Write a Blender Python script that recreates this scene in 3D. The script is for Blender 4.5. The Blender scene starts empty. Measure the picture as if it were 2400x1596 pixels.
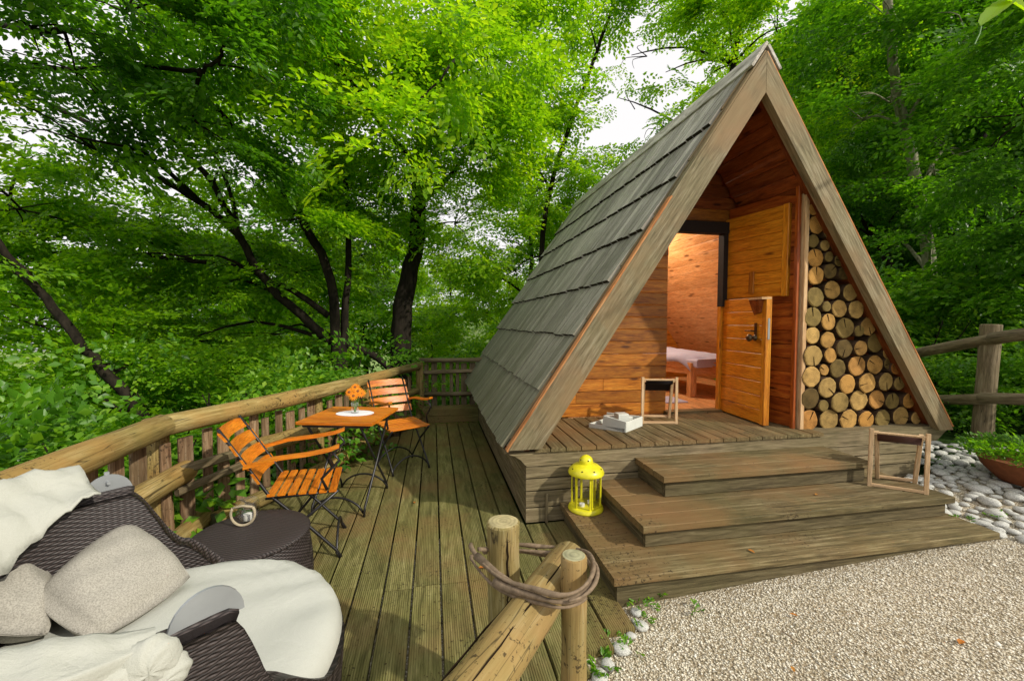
import bpy, math, random
import numpy as np
from mathutils import Vector, Matrix, Quaternion
R = random.Random(7)
NR = np.random.RandomState(11)
D = bpy.data
sc = bpy.context.scene
COL = sc.collection
# ------------------------------------------------------------------ camera
F, CXP, CYP, HC = 975.0, 1200.0, 798.0, 1.43
ROLL = math.radians(0.15)
YAW, PITCH = math.radians(10.74), math.radians(2.497)
_s, _c, _sp, _cp = math.sin(YAW), math.cos(YAW), math.sin(PITCH), math.cos(PITCH)
RIGHT0 = np.array([_c, -_s, 0.0]); DOWN0 = np.array([-_s*_sp, -_c*_sp, -_cp]); FWD = np.array([_s*_cp, _c*_cp, -_sp])
CR = math.cos(ROLL)*RIGHT0 - math.sin(ROLL)*DOWN0
CD = math.sin(ROLL)*RIGHT0 + math.cos(ROLL)*DOWN0
CAM = np.array([0, 0, HC])
def at(px, py, d):
    """point seen at photo pixel px,py lying d metres along the view axis"""
    return CAM + d*(FWD + CR*(px-CXP)/F + CD*(py-CYP)/F)
def hit(px, py, axis, val):
    r = FWD + CR*(px-CXP)/F + CD*(py-CYP)/F
    return CAM + r*(val-CAM[axis])/r[axis]
cd = D.cameras.new("camera"); cam = D.objects.new("camera", cd); COL.objects.link(cam)
cd.sensor_fit = 'HORIZONTAL'; cd.sensor_width = 36; cd.lens = 36*F/2400; cd.clip_start = 0.05; cd.clip_end = 3000
m = Matrix.Identity(4)
for i in range(3):
    m[i][0] = CR[i]; m[i][1] = -CD[i]; m[i][2] = -FWD[i]; m[i][3] = CAM[i]
cam.matrix_world = m
sc.camera = cam
# ------------------------------------------------------------------ light
SUNV = Vector((-0.165, 0.15, -0.150)).normalized()      # way the light travels
sl = D.lights.new("sun", 'SUN'); sl.energy = 3.9; sl.angle = math.radians(1.2); sl.color = (1.0, 0.93, 0.80)
so = D.objects.new("sun", sl); COL.objects.link(so)
so.rotation_mode = 'QUATERNION'; so.rotation_quaternion = SUNV.to_track_quat('-Z', 'Y')
w = D.worlds.new("World"); sc.world = w; w.use_nodes = True
nt = w.node_tree; bg = nt.nodes["Background"]
sky = nt.nodes.new("ShaderNodeTexSky"); sky.sky_type = 'NISHITA'; sky.sun_disc = False
sky.sun_elevation = math.asin(-SUNV.z); sky.sun_rotation = math.atan2(-SUNV.x, -SUNV.y)
sky.air_density = 1.0; sky.dust_density = 4.0
hsv = nt.nodes.new("ShaderNodeHueSaturation"); hsv.inputs['Saturation'].default_value = 0.25
nt.links.new(sky.outputs[0], hsv.inputs['Color'])
mixw = nt.nodes.new("ShaderNodeMix"); mixw.data_type = 'RGBA'
mixw.inputs['Factor'].default_value = 0.9
nt.links.new(hsv.outputs[0], mixw.inputs['A'])
mixw.inputs['B'].default_value = (13.2, 12.9, 12.9, 1)    # even bright cloud cover
nt.links.new(mixw.outputs['Result'], bg.inputs['Color'])
bg.inputs['Strength'].default_value = 0.088
vs = sc.view_settings; vs.view_transform = 'Standard'; vs.look = 'None'; vs.gamma = 1.0; vs.use_curve_mapping = False
vs.exposure = -0.08
cy = sc.cycles
cy.max_bounces = 7; cy.diffuse_bounces = 4; cy.glossy_bounces = 2; cy.transmission_bounces = 6; cy.transparent_max_bounces = 20
cy.use_denoising = True; cy.caustics_reflective = False; cy.caustics_refractive = False
cy.sample_clamp_indirect = 6
# ------------------------------------------------------------------ object helpers
WM = {}
def wmat(o): return WM.get(o.name, Matrix.Identity(4))
def link(o, parent=None, M=None):
    COL.objects.link(o)
    M = M or Matrix.Identity(4)
    WM[o.name] = M
    if parent is not None:
        o.parent = parent
        o.matrix_local = wmat(parent).inverted() @ M
    else:
        o.matrix_local = M
    return o
def thing(name, label, cat, loc=(0, 0, 0), group=None, rz=0):
    o = D.objects.new(name, None); o.empty_display_size = 0.1
    link(o, None, Matrix.Translation(loc) @ Matrix.Rotation(rz, 4, 'Z'))
    o['label'] = label; o['category'] = cat
    if group: o['group'] = group
    return o
def struct(name, loc=(0, 0, 0)):
    o = D.objects.new(name, None); link(o, None, Matrix.Translation(loc)); o['kind'] = 'structure'
    return o
def mesh_np(name, V, Fc, mats, smooth=False, uv=None, fattr=None, matidx=None):
    """V (n,3), Fc (m,k) int arrays of equal-size faces or list of lists"""
    me = D.meshes.new(name)
    V = np.asarray(V, dtype=np.float32)
    if isinstance(Fc, np.ndarray):
        k = Fc.shape[1]; nf = Fc.shape[0]
        me.vertices.add(len(V)); me.vertices.foreach_set("co", V.ravel())
        me.loops.add(nf*k); me.loops.foreach_set("vertex_index", Fc.astype(np.int32).ravel())
        me.polygons.add(nf); me.polygons.foreach_set("loop_start", np.arange(nf, dtype=np.int32)*k)
        me.polygons.foreach_set("loop_total", np.full(nf, k, dtype=np.int32))
        me.update(calc_edges=True)
    else:
        me.from_pydata(V.tolist(), [], Fc); me.update()
    for mt in (mats if isinstance(mats, (list, tuple)) else [mats]): me.materials.append(mt)
    if matidx is not None: me.polygons.foreach_set("material_index", np.asarray(matidx, dtype=np.int32))
    if smooth: me.polygons.foreach_set("use_smooth", np.ones(len(me.polygons), dtype=bool))
    if uv is not None:
        l = me.uv_layers.new(name="UVMap")
        vi = np.empty(len(me.loops), dtype=np.int32); me.loops.foreach_get("vertex_index", vi)
        l.data.foreach_set("uv", np.asarray(uv, dtype=np.float32)[vi].ravel())
    if fattr is not None:
        a = me.attributes.new("rnd", 'FLOAT', 'FACE'); a.data.foreach_set("value", np.asarray(fattr, dtype=np.float32))
    return me
def obj(name, me, parent=None, M=None, label=None, cat=None, kind=None, group=None):
    o = D.objects.new(name, me); link(o, parent, M)
    if label: o['label'] = label
    if cat: o['category'] = cat
    if kind: o['kind'] = kind
    if group: o['group'] = group
    return o
def basis(c, ax, up):
    x = Vector(ax).normalized(); z = Vector(up); z = (z - z.dot(x)*x).normalized(); y = z.cross(x)
    M = Matrix.Identity(4)
    for i in range(3): M[i][0] = x[i]; M[i][1] = y[i]; M[i][2] = z[i]; M[i][3] = c[i]
    return M
class MB:
    """collects pieces into one mesh (verts in world space, or local to M given at build)"""
    def __init__(s): s.v = []; s.f = []; s.m = []; s.uv = []
    def add(s, V, Fs, mi=0, uv=None):
        n = len(s.v); s.v.extend([tuple(p) for p in V]); s.f.extend([[i+n for i in f] for f in Fs]); s.m.extend([mi]*len(Fs))
        s.uv.extend(uv if uv is not None else [(0, 0)]*len(V)); return s
    def box(s, c, size, M=None, mi=0, bev=0.0):
        V, Fs = box_vf(size[0], size[1], size[2], bev)
        T = (M or Matrix.Identity(4)); c = Vector(c)
        return s.add([tuple(T @ (Vector(p)+c)) for p in V], Fs, mi)
    def bar(s, a, b, wd, t, up=(0, 0, 1), mi=0, bev=0.0):
        a = Vector(a); b = Vector(b); L = (b-a).length
        V, Fs = box_vf(L, wd, t, bev); M = basis((a+b)/2, b-a, up)
        return s.add([tuple(M @ Vector(p)) for p in V], Fs, mi)
    def tube(s, pts, rad, n=10, caps=True, mi=0, wob=0.0, seed=0, capmi=None):
        pts = [np.array(p, dtype=float) for p in pts]
        rad = rad if isinstance(rad, (list, tuple, np.ndarray)) else [rad]*len(pts)
        rr = random.Random(seed); V = []; Fs = []
        t0 = pts[1]-pts[0]; u = np.cross(t0, [0.13, 0.31, 0.94]);
        if np.linalg.norm(u) < 1e-6: u = np.cross(t0, [1, 0, 0])
        u /= np.linalg.norm(u)
        ph = [rr.uniform(0, 6.28) for _ in range(3)]; UVt = []
        for i, p in enumerate(pts):
            t = pts[min(i+1, len(pts)-1)]-pts[max(i-1, 0)]; t /= (np.linalg.norm(t)+1e-12)
            al = (al+float(np.linalg.norm(p-pts[i-1]))) if i else 0.0; UVt.extend([(al, 6.283*rad[i]*k/n) for k in range(n)])
            u = u-np.dot(u, t)*t; u /= np.linalg.norm(u); v = np.cross(t, u)
            for k in range(n):
                a = 2*math.pi*k/n
                r = rad[i]*(1+wob*(math.sin(2*a+ph[0]+i*.7)*.5+math.sin(3*a+ph[1]-i*.4)*.4+rr.uniform(-.3, .3)))
                V.append(p+r*(math.cos(a)*u+math.sin(a)*v))
        for i in range(len(pts)-1):
            for k in range(n):
                a = i*n+k; b = i*n+(k+1) % n; Fs.append([a, b, b+n, a+n])
        s.add(V, Fs, mi, UVt)
        if caps:
            base = len(s.v)-len(V)
            s.f.append([base+k for k in range(n)][::-1]); s.f.append([base+(len(pts)-1)*n+k for k in range(n)])
            s.m.extend([capmi if capmi is not None else mi]*2)
        return s
    def lathe(s, prof, n=24, c=(0, 0, 0), mi=0, caps=True, sx=1.0, sy=1.0):
        V = []; Fs = []
        for r, z in prof:
            for k in range(n):
                a = 2*math.pi*k/n; V.append((c[0]+r*math.cos(a)*sx, c[1]+r*math.sin(a)*sy, c[2]+z))
        for i in range(len(prof)-1):
            for k in range(n):
                a = i*n+k; b = i*n+(k+1) % n; Fs.append([a, b, b+n, a+n])
        if caps:
            Fs.append([k for k in range(n)][::-1]); Fs.append([(len(prof)-1)*n+k for k in range(n)])
        return s.add(V, Fs, mi)
    def poly_extrude(s, P, d0, d1, mi=0):
        """P list of (x,z); extruded along y from d0 to d1"""
        n = len(P); V = [(p[0], d0, p[1]) for p in P]+[(p[0], d1, p[1]) for p in P]
        Fs = [list(range(n)), list(range(n, 2*n))[::-1]]+[[i, i+n, (i+1) % n+n, (i+1) % n] for i in range(n)]
        return s.add(V, Fs, mi)
    def build(s, name, mats, parent=None, smooth=False, M=None, auto=None, **k):
        V = s.v
        if M is not None:
            Mi = M.inverted(); V = [tuple(Mi @ Vector(p)) for p in V]
        me = mesh_np(name, V, s.f, mats, uv=s.uv, matidx=s.m)
        if smooth or auto:
            me.polygons.foreach_set("use_smooth", np.ones(len(me.polygons), dtype=bool))
            if auto: me.set_sharp_from_angle(angle=math.radians(auto))
        return obj(name, me, parent, M, **k)
def box_vf(L, W, T, bev=0.0):
    a, b, c = L/2, W/2, T/2
    if bev <= 0:
        V = [(x, y, z) for x in (-a, a) for y in (-b, b) for z in (-c, c)]
        return V, [[0, 1, 3, 2], [4, 6, 7, 5], [0, 4, 5, 1], [2, 3, 7, 6], [0, 2, 6, 4], [1, 5, 7, 3]]
    # bevel the four long edges only (8-sided prism): 20 triangles
    e = bev
    P = [(-b+e, -c), (b-e, -c), (b, -c+e), (b, c-e), (b-e, c), (-b+e, c), (-b, c-e), (-b, -c+e)]
    V = [(-a, p[0], p[1]) for p in P]+[(a, p[0], p[1]) for p in P]
    Fs = [list(range(8))[::-1], list(range(8, 16))]+[[i, (i+1) % 8, (i+1) % 8+8, i+8] for i in range(8)]
    return V, Fs
_pc = {}
def plank(name, parent, a, b, W, T, mat, up=(0, 0, 1), bev=0.003, **k):
    a = Vector(a); b = Vector(b); L = (b-a).length
    key = (round(L, 2), round(W, 3), round(T, 3), mat.name, bev)
    if key not in _pc:
        V, Fs = box_vf(key[0] if key[0] > .05 else L, key[1], key[2], bev)
        _pc[key] = mesh_np(name, V, Fs, mat)
    return obj(name, _pc[key], parent, basis((a+b)/2, b-a, up), **k)
# ------------------------------------------------------------------ materials
def newmat(name):
    mt = D.materials.new(name); mt.use_nodes = True
    return mt, mt.node_tree, mt.node_tree.nodes["Principled BSDF"]
def N(t, typ, **kw):
    n = t.nodes.new(typ)
    for k, v in kw.items():
        if k in n.inputs: n.inputs[k].default_value = v
        else: setattr(n, k, v)
    return n
def c4(c): return (c[0], c[1], c[2], 1)
def mixc(t, fac, A, B, blend='MIX'):
    n = t.nodes.new("ShaderNodeMix"); n.data_type = 'RGBA'; n.blend_type = blend; n.clamp_factor = True
    for key, v in (('Factor', fac), ('A', A), ('B', B)):
        if hasattr(v, 'links') or hasattr(v, 'is_linked'): t.links.new(v, n.inputs[key])
        else: n.inputs[key].default_value = v if key == 'Factor' else c4(v)
    return n.outputs['Result']
def ramp(t, fac, stops):
    n = t.nodes.new("ShaderNodeValToRGB"); cr = n.color_ramp
    while len(cr.elements) > 1: cr.elements.remove(cr.elements[-1])
    cr.elements[0].position = stops[0][0]; cr.elements[0].color = c4(stops[0][1]) if not isinstance(stops[0][1], float) else (stops[0][1],)*3+(1,)
    for p, c in stops[1:]:
        e = cr.elements.new(p); e.color = (c, c, c, 1) if isinstance(c, float) else c4(c)
    t.links.new(fac, n.inputs[0]); return n.outputs[0]
def coords(t, space='Object', scale=(1, 1, 1), rnd=True):
    tc = t.nodes.new("ShaderNodeTexCoord")
    mp = t.nodes.new("ShaderNodeMapping"); mp.inputs['Scale'].default_value = scale
    t.links.new(tc.outputs[space], mp.inputs['Vector'])
    if rnd:
        oi = t.nodes.new("ShaderNodeObjectInfo"); ml = N(t, "ShaderNodeVectorMath", operation='SCALE')
        cx = N(t, "ShaderNodeCombineXYZ"); 
        for i in range(3): t.links.new(oi.outputs['Random'], cx.inputs[i])
        t.links.new(cx.outputs[0], ml.inputs[0]); ml.inputs['Scale'].default_value = 37.0
        t.links.new(ml.outputs[0], mp.inputs['Location'])
    return mp.outputs[0]
def noise(t, vec, scale, detail=4, rough=.55, dist=0.0):
    n = N(t, "ShaderNodeTexNoise"); n.inputs['Scale'].default_value = scale; n.inputs['Detail'].default_value = detail
    n.inputs['Roughness'].default_value = rough; n.inputs['Distortion'].default_value = dist
    t.links.new(vec, n.inputs['Vector']); return n.outputs['Fac']
def worldpos(t):
    g = t.nodes.new("ShaderNodeNewGeometry"); return g.outputs['Position']
def bump(t, h, bsdf, strength=.4, dist=.004, prev=None):
    b = N(t, "ShaderNodeBump"); b.inputs['Strength'].default_value = strength; b.inputs['Distance'].default_value = dist
    t.links.new(h, b.inputs['Height'])
    if prev is not None: t.links.new(prev, b.inputs['Normal'])
    t.links.new(b.outputs[0], bsdf.inputs['Normal']); return b.outputs[0]
def wood(name, dark, base, light, moss=None, mossamt=.5, rough=.75, grain=14, grooves=False, knots=False, specks=False, var=.35, spec=.25, crack=False, tint2=None, low_moss_shade=None):
    mt, t, b = newmat(name)
    v = coords(t, 'Object', (1.2, grain, grain))
    g1 = noise(t, v, 3.2, 5, .6, .6)
    col = ramp(t, g1, [(.28, dark), (.5, base), (.72, light)])
    vf = coords(t, 'Object', (3, grain*5, grain*5)); g2 = noise(t, vf, 5, 3, .6)
    col = mixc(t, .62, col, ramp(t, g2, [(.32, .30), (.5, .85), (.66, 1.15)]), 'MULTIPLY')
    oi = t.nodes.new("ShaderNodeObjectInfo")
    rv = ramp(t, oi.outputs['Random'], [(0, 1-var), (1, 1.0+var*.35)])
    col = mixc(t, 1.0, col, rv, 'MULTIPLY')
    wp = worldpos(t)
    if tint2 is not None:
        n3 = noise(t, wp, 1.3, 4, .6); col = mixc(t, ramp(t, n3, [(.45, 0.0), (.62, .85)]), col, tint2)
    if moss is not None:
        n2 = noise(t, wp, 2.3, 6, .65); fa = ramp(t, n2, [(.5-mossamt*.35, 0.0), (.5+.25, 1.0)])
        mx = N(t, "ShaderNodeMath", operation='MULTIPLY'); t.links.new(fa, mx.inputs[0]); mx.inputs[1].default_value = mossamt
        gm = mixc(t, .6, moss, ramp(t, g1, [(.3, .5), (.7, 1.3)]), 'MULTIPLY')
        col = mixc(t, mx.outputs[0], col, gm)
    if low_moss_shade is not None:  # lower part: moss, plus weaker sky light put into the colour
        spz = N(t, "ShaderNodeSeparateXYZ"); t.links.new(wp, spz.inputs[0]); mr = N(t, "ShaderNodeMapRange"); t.links.new(spz.outputs[2], mr.inputs[0])
        mr.inputs[1].default_value = low_moss_shade[0]; mr.inputs[2].default_value = low_moss_shade[1]; mr.inputs[3].default_value = .8; mr.inputs[4].default_value = 0.0
        col = mixc(t, mr.outputs[0], col, mixc(t, .7, moss, ramp(t, g1, [(.3, .45), (.7, 1.25)]), 'MULTIPLY'))
    if knots:
        vk = coords(t, 'Object', (2.2, 9, 9)); vo = N(t, "ShaderNodeTexVoronoi"); vo.inputs['Scale'].default_value = 1.3
        t.links.new(vk, vo.inputs['Vector']); kk = ramp(t, vo.outputs['Distance'], [(.09, 1.0), (.2, 0.0)])
        col = mixc(t, kk, col, tuple(x*.35 for x in dark))
    if crack:
        vc = coords(t, 'Object', (.5, 11, 11)); n4 = noise(t, vc, 1.6, 2, .5, .1)
        kk = ramp(t, n4, [(.49, 0.0), (.5, 1.0), (.51, 0.0)]); 
        mm = N(t, "ShaderNodeMath", operation='MULTIPLY'); t.links.new(kk, mm.inputs[0]); mm.inputs[1].default_value = .8
        col = mixc(t, mm.outputs[0], col, (.012, .009, .005))
    if specks:
        n5 = noise(t, wp, 55, 3, .7); n6 = noise(t, wp, 1.6, 3, .6)
        ad = N(t, "ShaderNodeMath", operation='ADD'); t.links.new(n5, ad.inputs[0])
        sb = N(t, "ShaderNodeMath", operation='MULTIPLY'); t.links.new(n6, sb.inputs[0]); sb.inputs[1].default_value = .55
        t.links.new(sb.outputs[0], ad.inputs[1])
        col = mixc(t, ramp(t, ad.outputs[0], [(.9, 0.0), (.97, .8)]), col, (.025, .016, .008))
    t.links.new(col, b.inputs['Base Color']); b.inputs['Roughness'].default_value = rough
    b.inputs['Specular IOR Level'].default_value = spec
    h = mixc(t, .5, ramp(t, g2, [(0, 0.0), (1, 1.0)]), ramp(t, g1, [(0, 0.0), (1, 1.0)]))
    nb = bump(t, h, b, .45, .004)
    if grooves:
        sp = N(t, "ShaderNodeSeparateXYZ"); tc = t.nodes.new("ShaderNodeTexCoord"); t.links.new(tc.outputs['Object'], sp.inputs[0])
        ml = N(t, "ShaderNodeMath", operation='MULTIPLY'); ml.inputs[1].default_value = 2*math.pi/.0105; t.links.new(sp.outputs[1], ml.inputs[0])
        sn = N(t, "ShaderNodeMath", operation='SINE'); t.links.new(ml.outputs[0], sn.inputs[0])
        bump(t, sn.outputs[0], b, .55, .0022, nb)
    return mt
def plain(name, col, rough=.6, metal=0.0, spec=.4, var=0.0, nscale=20, bumpd=0.0):
    mt, t, b = newmat(name)
    b.inputs['Roughness'].default_value = rough; b.inputs['Metallic'].default_value = metal; b.inputs['Specular IOR Level'].default_value = spec
    v = coords(t, 'Object'); n = noise(t, v, nscale, 4)
    c = mixc(t, 1.0, col, ramp(t, n, [(.3, 1-var), (.7, 1+var*.3)]), 'MULTIPLY') if var else None
    if c is not None: t.links.new(c, b.inputs['Base Color'])
    else: b.inputs['Base Color'].default_value = c4(col)
    if bumpd: bump(t, n, b, .5, bumpd)
    return mt
def leafmat(name, dark, mid, light, trans=.5, tboost=(1.6, 1.9, .6), gloss=.35):
    mt = D.materials.new(name); mt.use_nodes = True; t = mt.node_tree; t.nodes.clear()
    out = t.nodes.new("ShaderNodeOutputMaterial")
    at_ = N(t, "ShaderNodeAttribute"); at_.attribute_name = "rnd"
    n = noise(t, worldpos(t), .55, 3, .6)
    ad = N(t, "ShaderNodeMath", operation='MULTIPLY_ADD'); t.links.new(at_.outputs['Fac'], ad.inputs[0]); ad.inputs[1].default_value = .55; 
    n2 = N(t, "ShaderNodeMath", operation='MULTIPLY'); t.links.new(n, n2.inputs[0]); n2.inputs[1].default_value = .5
    t.links.new(n2.outputs[0], ad.inputs[2])
    col = ramp(t, ad.outputs[0], [(.2, dark), (.5, mid), (.8, light), (.98, (light[0]*1.5, light[1]*1.1, light[2]))])
    b = N(t, "ShaderNodeBsdfPrincipled"); t.links.new(col, b.inputs['Base Color']); b.inputs['Roughness'].default_value = .42
    b.inputs['Specular IOR Level'].default_value = gloss
    tr = N(t, "ShaderNodeBsdfTranslucent"); t.links.new(mixc(t, 1.0, col, tboost, 'MULTIPLY'), tr.inputs['Color'])
    mx = N(t, "ShaderNodeMixShader"); mx.inputs[0].default_value = trans
    t.links.new(b.outputs[0], mx.inputs[1]); t.links.new(tr.outputs[0], mx.inputs[2]); t.links.new(mx.outputs[0], out.inputs['Surface'])
    return mt
def glassmat(name, col=(1, 1, 1), rough=.02):
    mt = D.materials.new(name); mt.use_nodes = True; t = mt.node_tree; t.nodes.clear()
    out = t.nodes.new("ShaderNodeOutputMaterial"); gl = N(t, "ShaderNodeBsdfGlossy"); gl.inputs['Roughness'].default_value = rough
    tr = N(t, "ShaderNodeBsdfTransparent"); tr.inputs['Color'].default_value = c4(col)
    fr = N(t, 'ShaderNodeLayerWeight'); fr.inputs['Blend'].default_value = .18
    ad = N(t, "ShaderNodeMath", operation='MULTIPLY_ADD'); t.links.new(fr.outputs['Fresnel'], ad.inputs[0]); t.links.new(fr.outputs['Facing'], ad.inputs[0]); ad.inputs[1].default_value = .35; ad.inputs[2].default_value = .04
    mx = N(t, "ShaderNodeMixShader"); t.links.new(ad.outputs[0], mx.inputs[0]); t.links.new(tr.outputs[0], mx.inputs[1]); t.links.new(gl.outputs[0], mx.inputs[2])
    t.links.new(mx.outputs[0], out.inputs['Surface']); return mt

M_deck = wood("deck_wood", (.075, .068, .022), (.205, .182, .066), (.34, .30, .13), moss=(.145, .15, .034), mossamt=.6, grooves=True, specks=True, var=.32, tint2=(.21, .125, .05), grain=10)
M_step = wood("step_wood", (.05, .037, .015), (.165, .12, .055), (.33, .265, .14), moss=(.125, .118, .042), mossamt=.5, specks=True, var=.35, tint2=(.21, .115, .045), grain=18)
M_riser_shade = wood('shaded_riser_wood', (.045, .034, .016), (.13, .10, .05), (.22, .18, .10), moss=(.09, .085, .03), mossamt=.45, var=.2, grain=18)  # darker than the treads: shade on the risers put into the colour
M_fascia = wood("fascia_wood", (.10, .08, .045), (.25, .19, .11), (.38, .31, .19), moss=(.13, .125, .045), mossamt=.5, var=.22, grain=18)
M_barge = wood("barge_wood", (.085, .062, .032), (.235, .185, .105), (.38, .325, .215), moss=(.155, .16, .07), mossamt=.4, var=.1, grain=17, tint2=(.27, .17, .085))
M_strip = wood("orange_edge_wood", (.30, .10, .03), (.62, .26, .09), (.72, .42, .2), var=.2)
M_shing = wood("shingle_wood", (.19, .17, .135), (.50, .46, .40), (.80, .75, .68), moss=(.13, .135, .07), mossamt=.3, var=.45, grain=3.4, rough=.7, low_moss_shade=(.7, 2.4))
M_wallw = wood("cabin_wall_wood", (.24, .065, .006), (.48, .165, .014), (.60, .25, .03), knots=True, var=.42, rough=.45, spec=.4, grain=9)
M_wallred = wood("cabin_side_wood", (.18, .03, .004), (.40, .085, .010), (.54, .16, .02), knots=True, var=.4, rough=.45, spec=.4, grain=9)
M_ceil = wood("cabin_ceiling_wood", (.10, .02, .005), (.22, .055, .012), (.30, .09, .025), knots=True, var=.35, rough=.5, grain=9)  # dark red boards, with the shade under the roof put into the colour
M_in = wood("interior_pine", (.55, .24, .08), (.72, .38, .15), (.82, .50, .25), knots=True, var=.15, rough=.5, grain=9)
M_door = wood("door_wood", (.42, .12, .005), (.68, .25, .012), (.78, .34, .025), knots=True, var=.12, rough=.38, spec=.45, grain=9)
M_pale = wood("pale_trim_wood", (.45, .25, .11), (.66, .42, .21), (.78, .56, .33), var=.1)
M_stool = wood("stool_beech", (.50, .32, .16), (.66, .45, .25), (.76, .56, .34), var=.1, rough=.45)
M_rail = wood("peeled_log", (.11, .07, .02), (.31, .215, .075), (.50, .39, .18), moss=(.20, .19, .05), mossamt=.5, crack=True, var=.2, tint2=(.36, .20, .06), grain=13, specks=True)
M_fg = wood("mossy_log", (.06, .045, .018), (.27, .205, .09), (.54, .49, .32), moss=(.19, .185, .05), mossamt=.7, crack=True, var=.1, tint2=(.36, .21, .08), grain=16, specks=True)
M_raild = wood("weathered_log", (.08, .06, .03), (.20, .15, .085), (.33, .27, .175), moss=(.12, .12, .045), mossamt=.4, crack=True, var=.2, grain=12)
M_picket = wood("split_picket", (.10, .05, .025), (.30, .18, .10), (.46, .33, .21), moss=(.14, .13, .05), mossamt=.4, var=.45, grain=14, specks=True)
M_table = wood("orange_furniture_wood", (.46, .11, .008), (.68, .20, .012), (.78, .28, .02), var=.12, rough=.3, spec=.5, grain=8)
M_black = plain("black_iron", (.012, .011, .012), .4, 0.0, .5)
M_metal = plain("grey_metal", (.33, .35, .36), .42, .3, .5, var=.15, nscale=9)
M_darkmetal = plain("dark_bronze", (.10, .07, .04), .35, .8)
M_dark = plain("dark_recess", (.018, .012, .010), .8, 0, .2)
M_yellow = plain("yellow_enamel", (.74, .68, .018), .32, 0, .5, var=.28, nscale=14)
M_white = plain("white_paint", (.62, .64, .58), .6, 0, .3, var=.15, nscale=8)
M_sheet = plain("bed_linen", (.50, .54, .74), .9, 0, .1, var=.1, nscale=4)
M_leather = plain("brown_leather", (.055, .02, .015), .45, 0, .4)
M_leatherk = plain("black_canvas", (.012, .010, .012), .7, 0, .2)
M_glass = glassmat("clear_glass")
M_soil = plain("soil", (.05, .03, .015), .95, 0, .1, var=.5, nscale=40)
M_clay = plain("terracotta", (.22, .075, .03), .8, 0, .2, var=.3)
M_candle = plain("candle_wax", (.75, .75, .68), .5, 0, .3)
M_doily = plain("white_doily", (.80, .80, .84), .9, 0, .1)
M_twine = plain("twig_bark", (.24, .175, .115), .8, 0, .2, var=.45, nscale=45, bumpd=.003)
M_rope = plain("twine_rope", (.45, .38, .26), .9, 0, .1, var=.3, nscale=120, bumpd=.002)
def fabric(name, col, sc_, wr=.01, ws=5):
    mt, t, b = newmat(name); v = coords(t, 'Object')
    n = noise(t, v, sc_, 2, .6); n2 = noise(t, v, ws, 4, .5, .6)
    c = mixc(t, 1.0, col, ramp(t, n, [(.3, .66 if sc_ < 300 else .93), (.65, 1.1 if sc_ < 300 else 1.02)]), 'MULTIPLY')
    t.links.new(c, b.inputs['Base Color']); b.inputs['Roughness'].default_value = .95; b.inputs['Specular IOR Level'].default_value = .1
    p = bump(t, n2, b, .6, wr); bump(t, n, b, .5, .002, p); return mt
M_knit = fabric("grey_knit", (.38, .36, .31), 240)
M_canvas = fabric("cream_canvas", (.44, .445, .39), 420, .02, 11)
M_cush = fabric("white_cushion", (.50, .51, .46), 420, .012, 7)
def wickermat(name):
    mt, t, b = newmat(name)
    tc = t.nodes.new("ShaderNodeTexCoord"); sp = N(t, "ShaderNodeSeparateXYZ"); t.links.new(tc.outputs['UV'], sp.inputs[0])
    def sn(sock, per, ph=None):
        m1 = N(t, "ShaderNodeMath", operation='MULTIPLY'); m1.inputs[1].default_value = 2*math.pi/per; t.links.new(sock, m1.inputs[0])
        s1 = N(t, "ShaderNodeMath", operation='SINE')
        if ph is not None:
            a = N(t, "ShaderNodeMath", operation='ADD'); t.links.new(m1.outputs[0], a.inputs[0]); t.links.new(ph, a.inputs[1]); t.links.new(a.outputs[0], s1.inputs[0])
        else: t.links.new(m1.outputs[0], s1.inputs[0])
        return s1.outputs[0]
    fl = N(t, "ShaderNodeMath", operation='DIVIDE'); fl.inputs[1].default_value = .0075; t.links.new(sp.outputs[1], fl.inputs[0])
    f2 = N(t, "ShaderNodeMath", operation='FLOOR'); t.links.new(fl.outputs[0], f2.inputs[0])
    ph = N(t, "ShaderNodeMath", operation='MULTIPLY'); ph.inputs[1].default_value = math.pi; t.links.new(f2.outputs[0], ph.inputs[0])
    su = sn(sp.outputs[0], .034, ph.outputs[0])
    fr = N(t, "ShaderNodeMath", operation='FRACT'); t.links.new(fl.outputs[0], fr.inputs[0])
    pg = N(t, "ShaderNodeMath", operation='PINGPONG'); pg.inputs[1].default_value = .5; t.links.new(fr.outputs[0], pg.inputs[0])
    h = N(t, "ShaderNodeMath", operation='MULTIPLY_ADD'); t.links.new(su, h.inputs[0]); h.inputs[1].default_value = .35; t.links.new(pg.outputs[0], h.inputs[2])
    c = ramp(t, h.outputs[0], [(0.0, (.010, .007, .007)), (.35, (.045, .034, .032)), (.75, (.075, .06, .058))])
    t.links.new(c, b.inputs['Base Color']); b.inputs['Roughness'].default_value = .5; b.inputs['Specular IOR Level'].default_value = .4
    bump(t, h.outputs[0], b, .9, .004); return mt
M_wicker = wickermat("brown_wicker")
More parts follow.
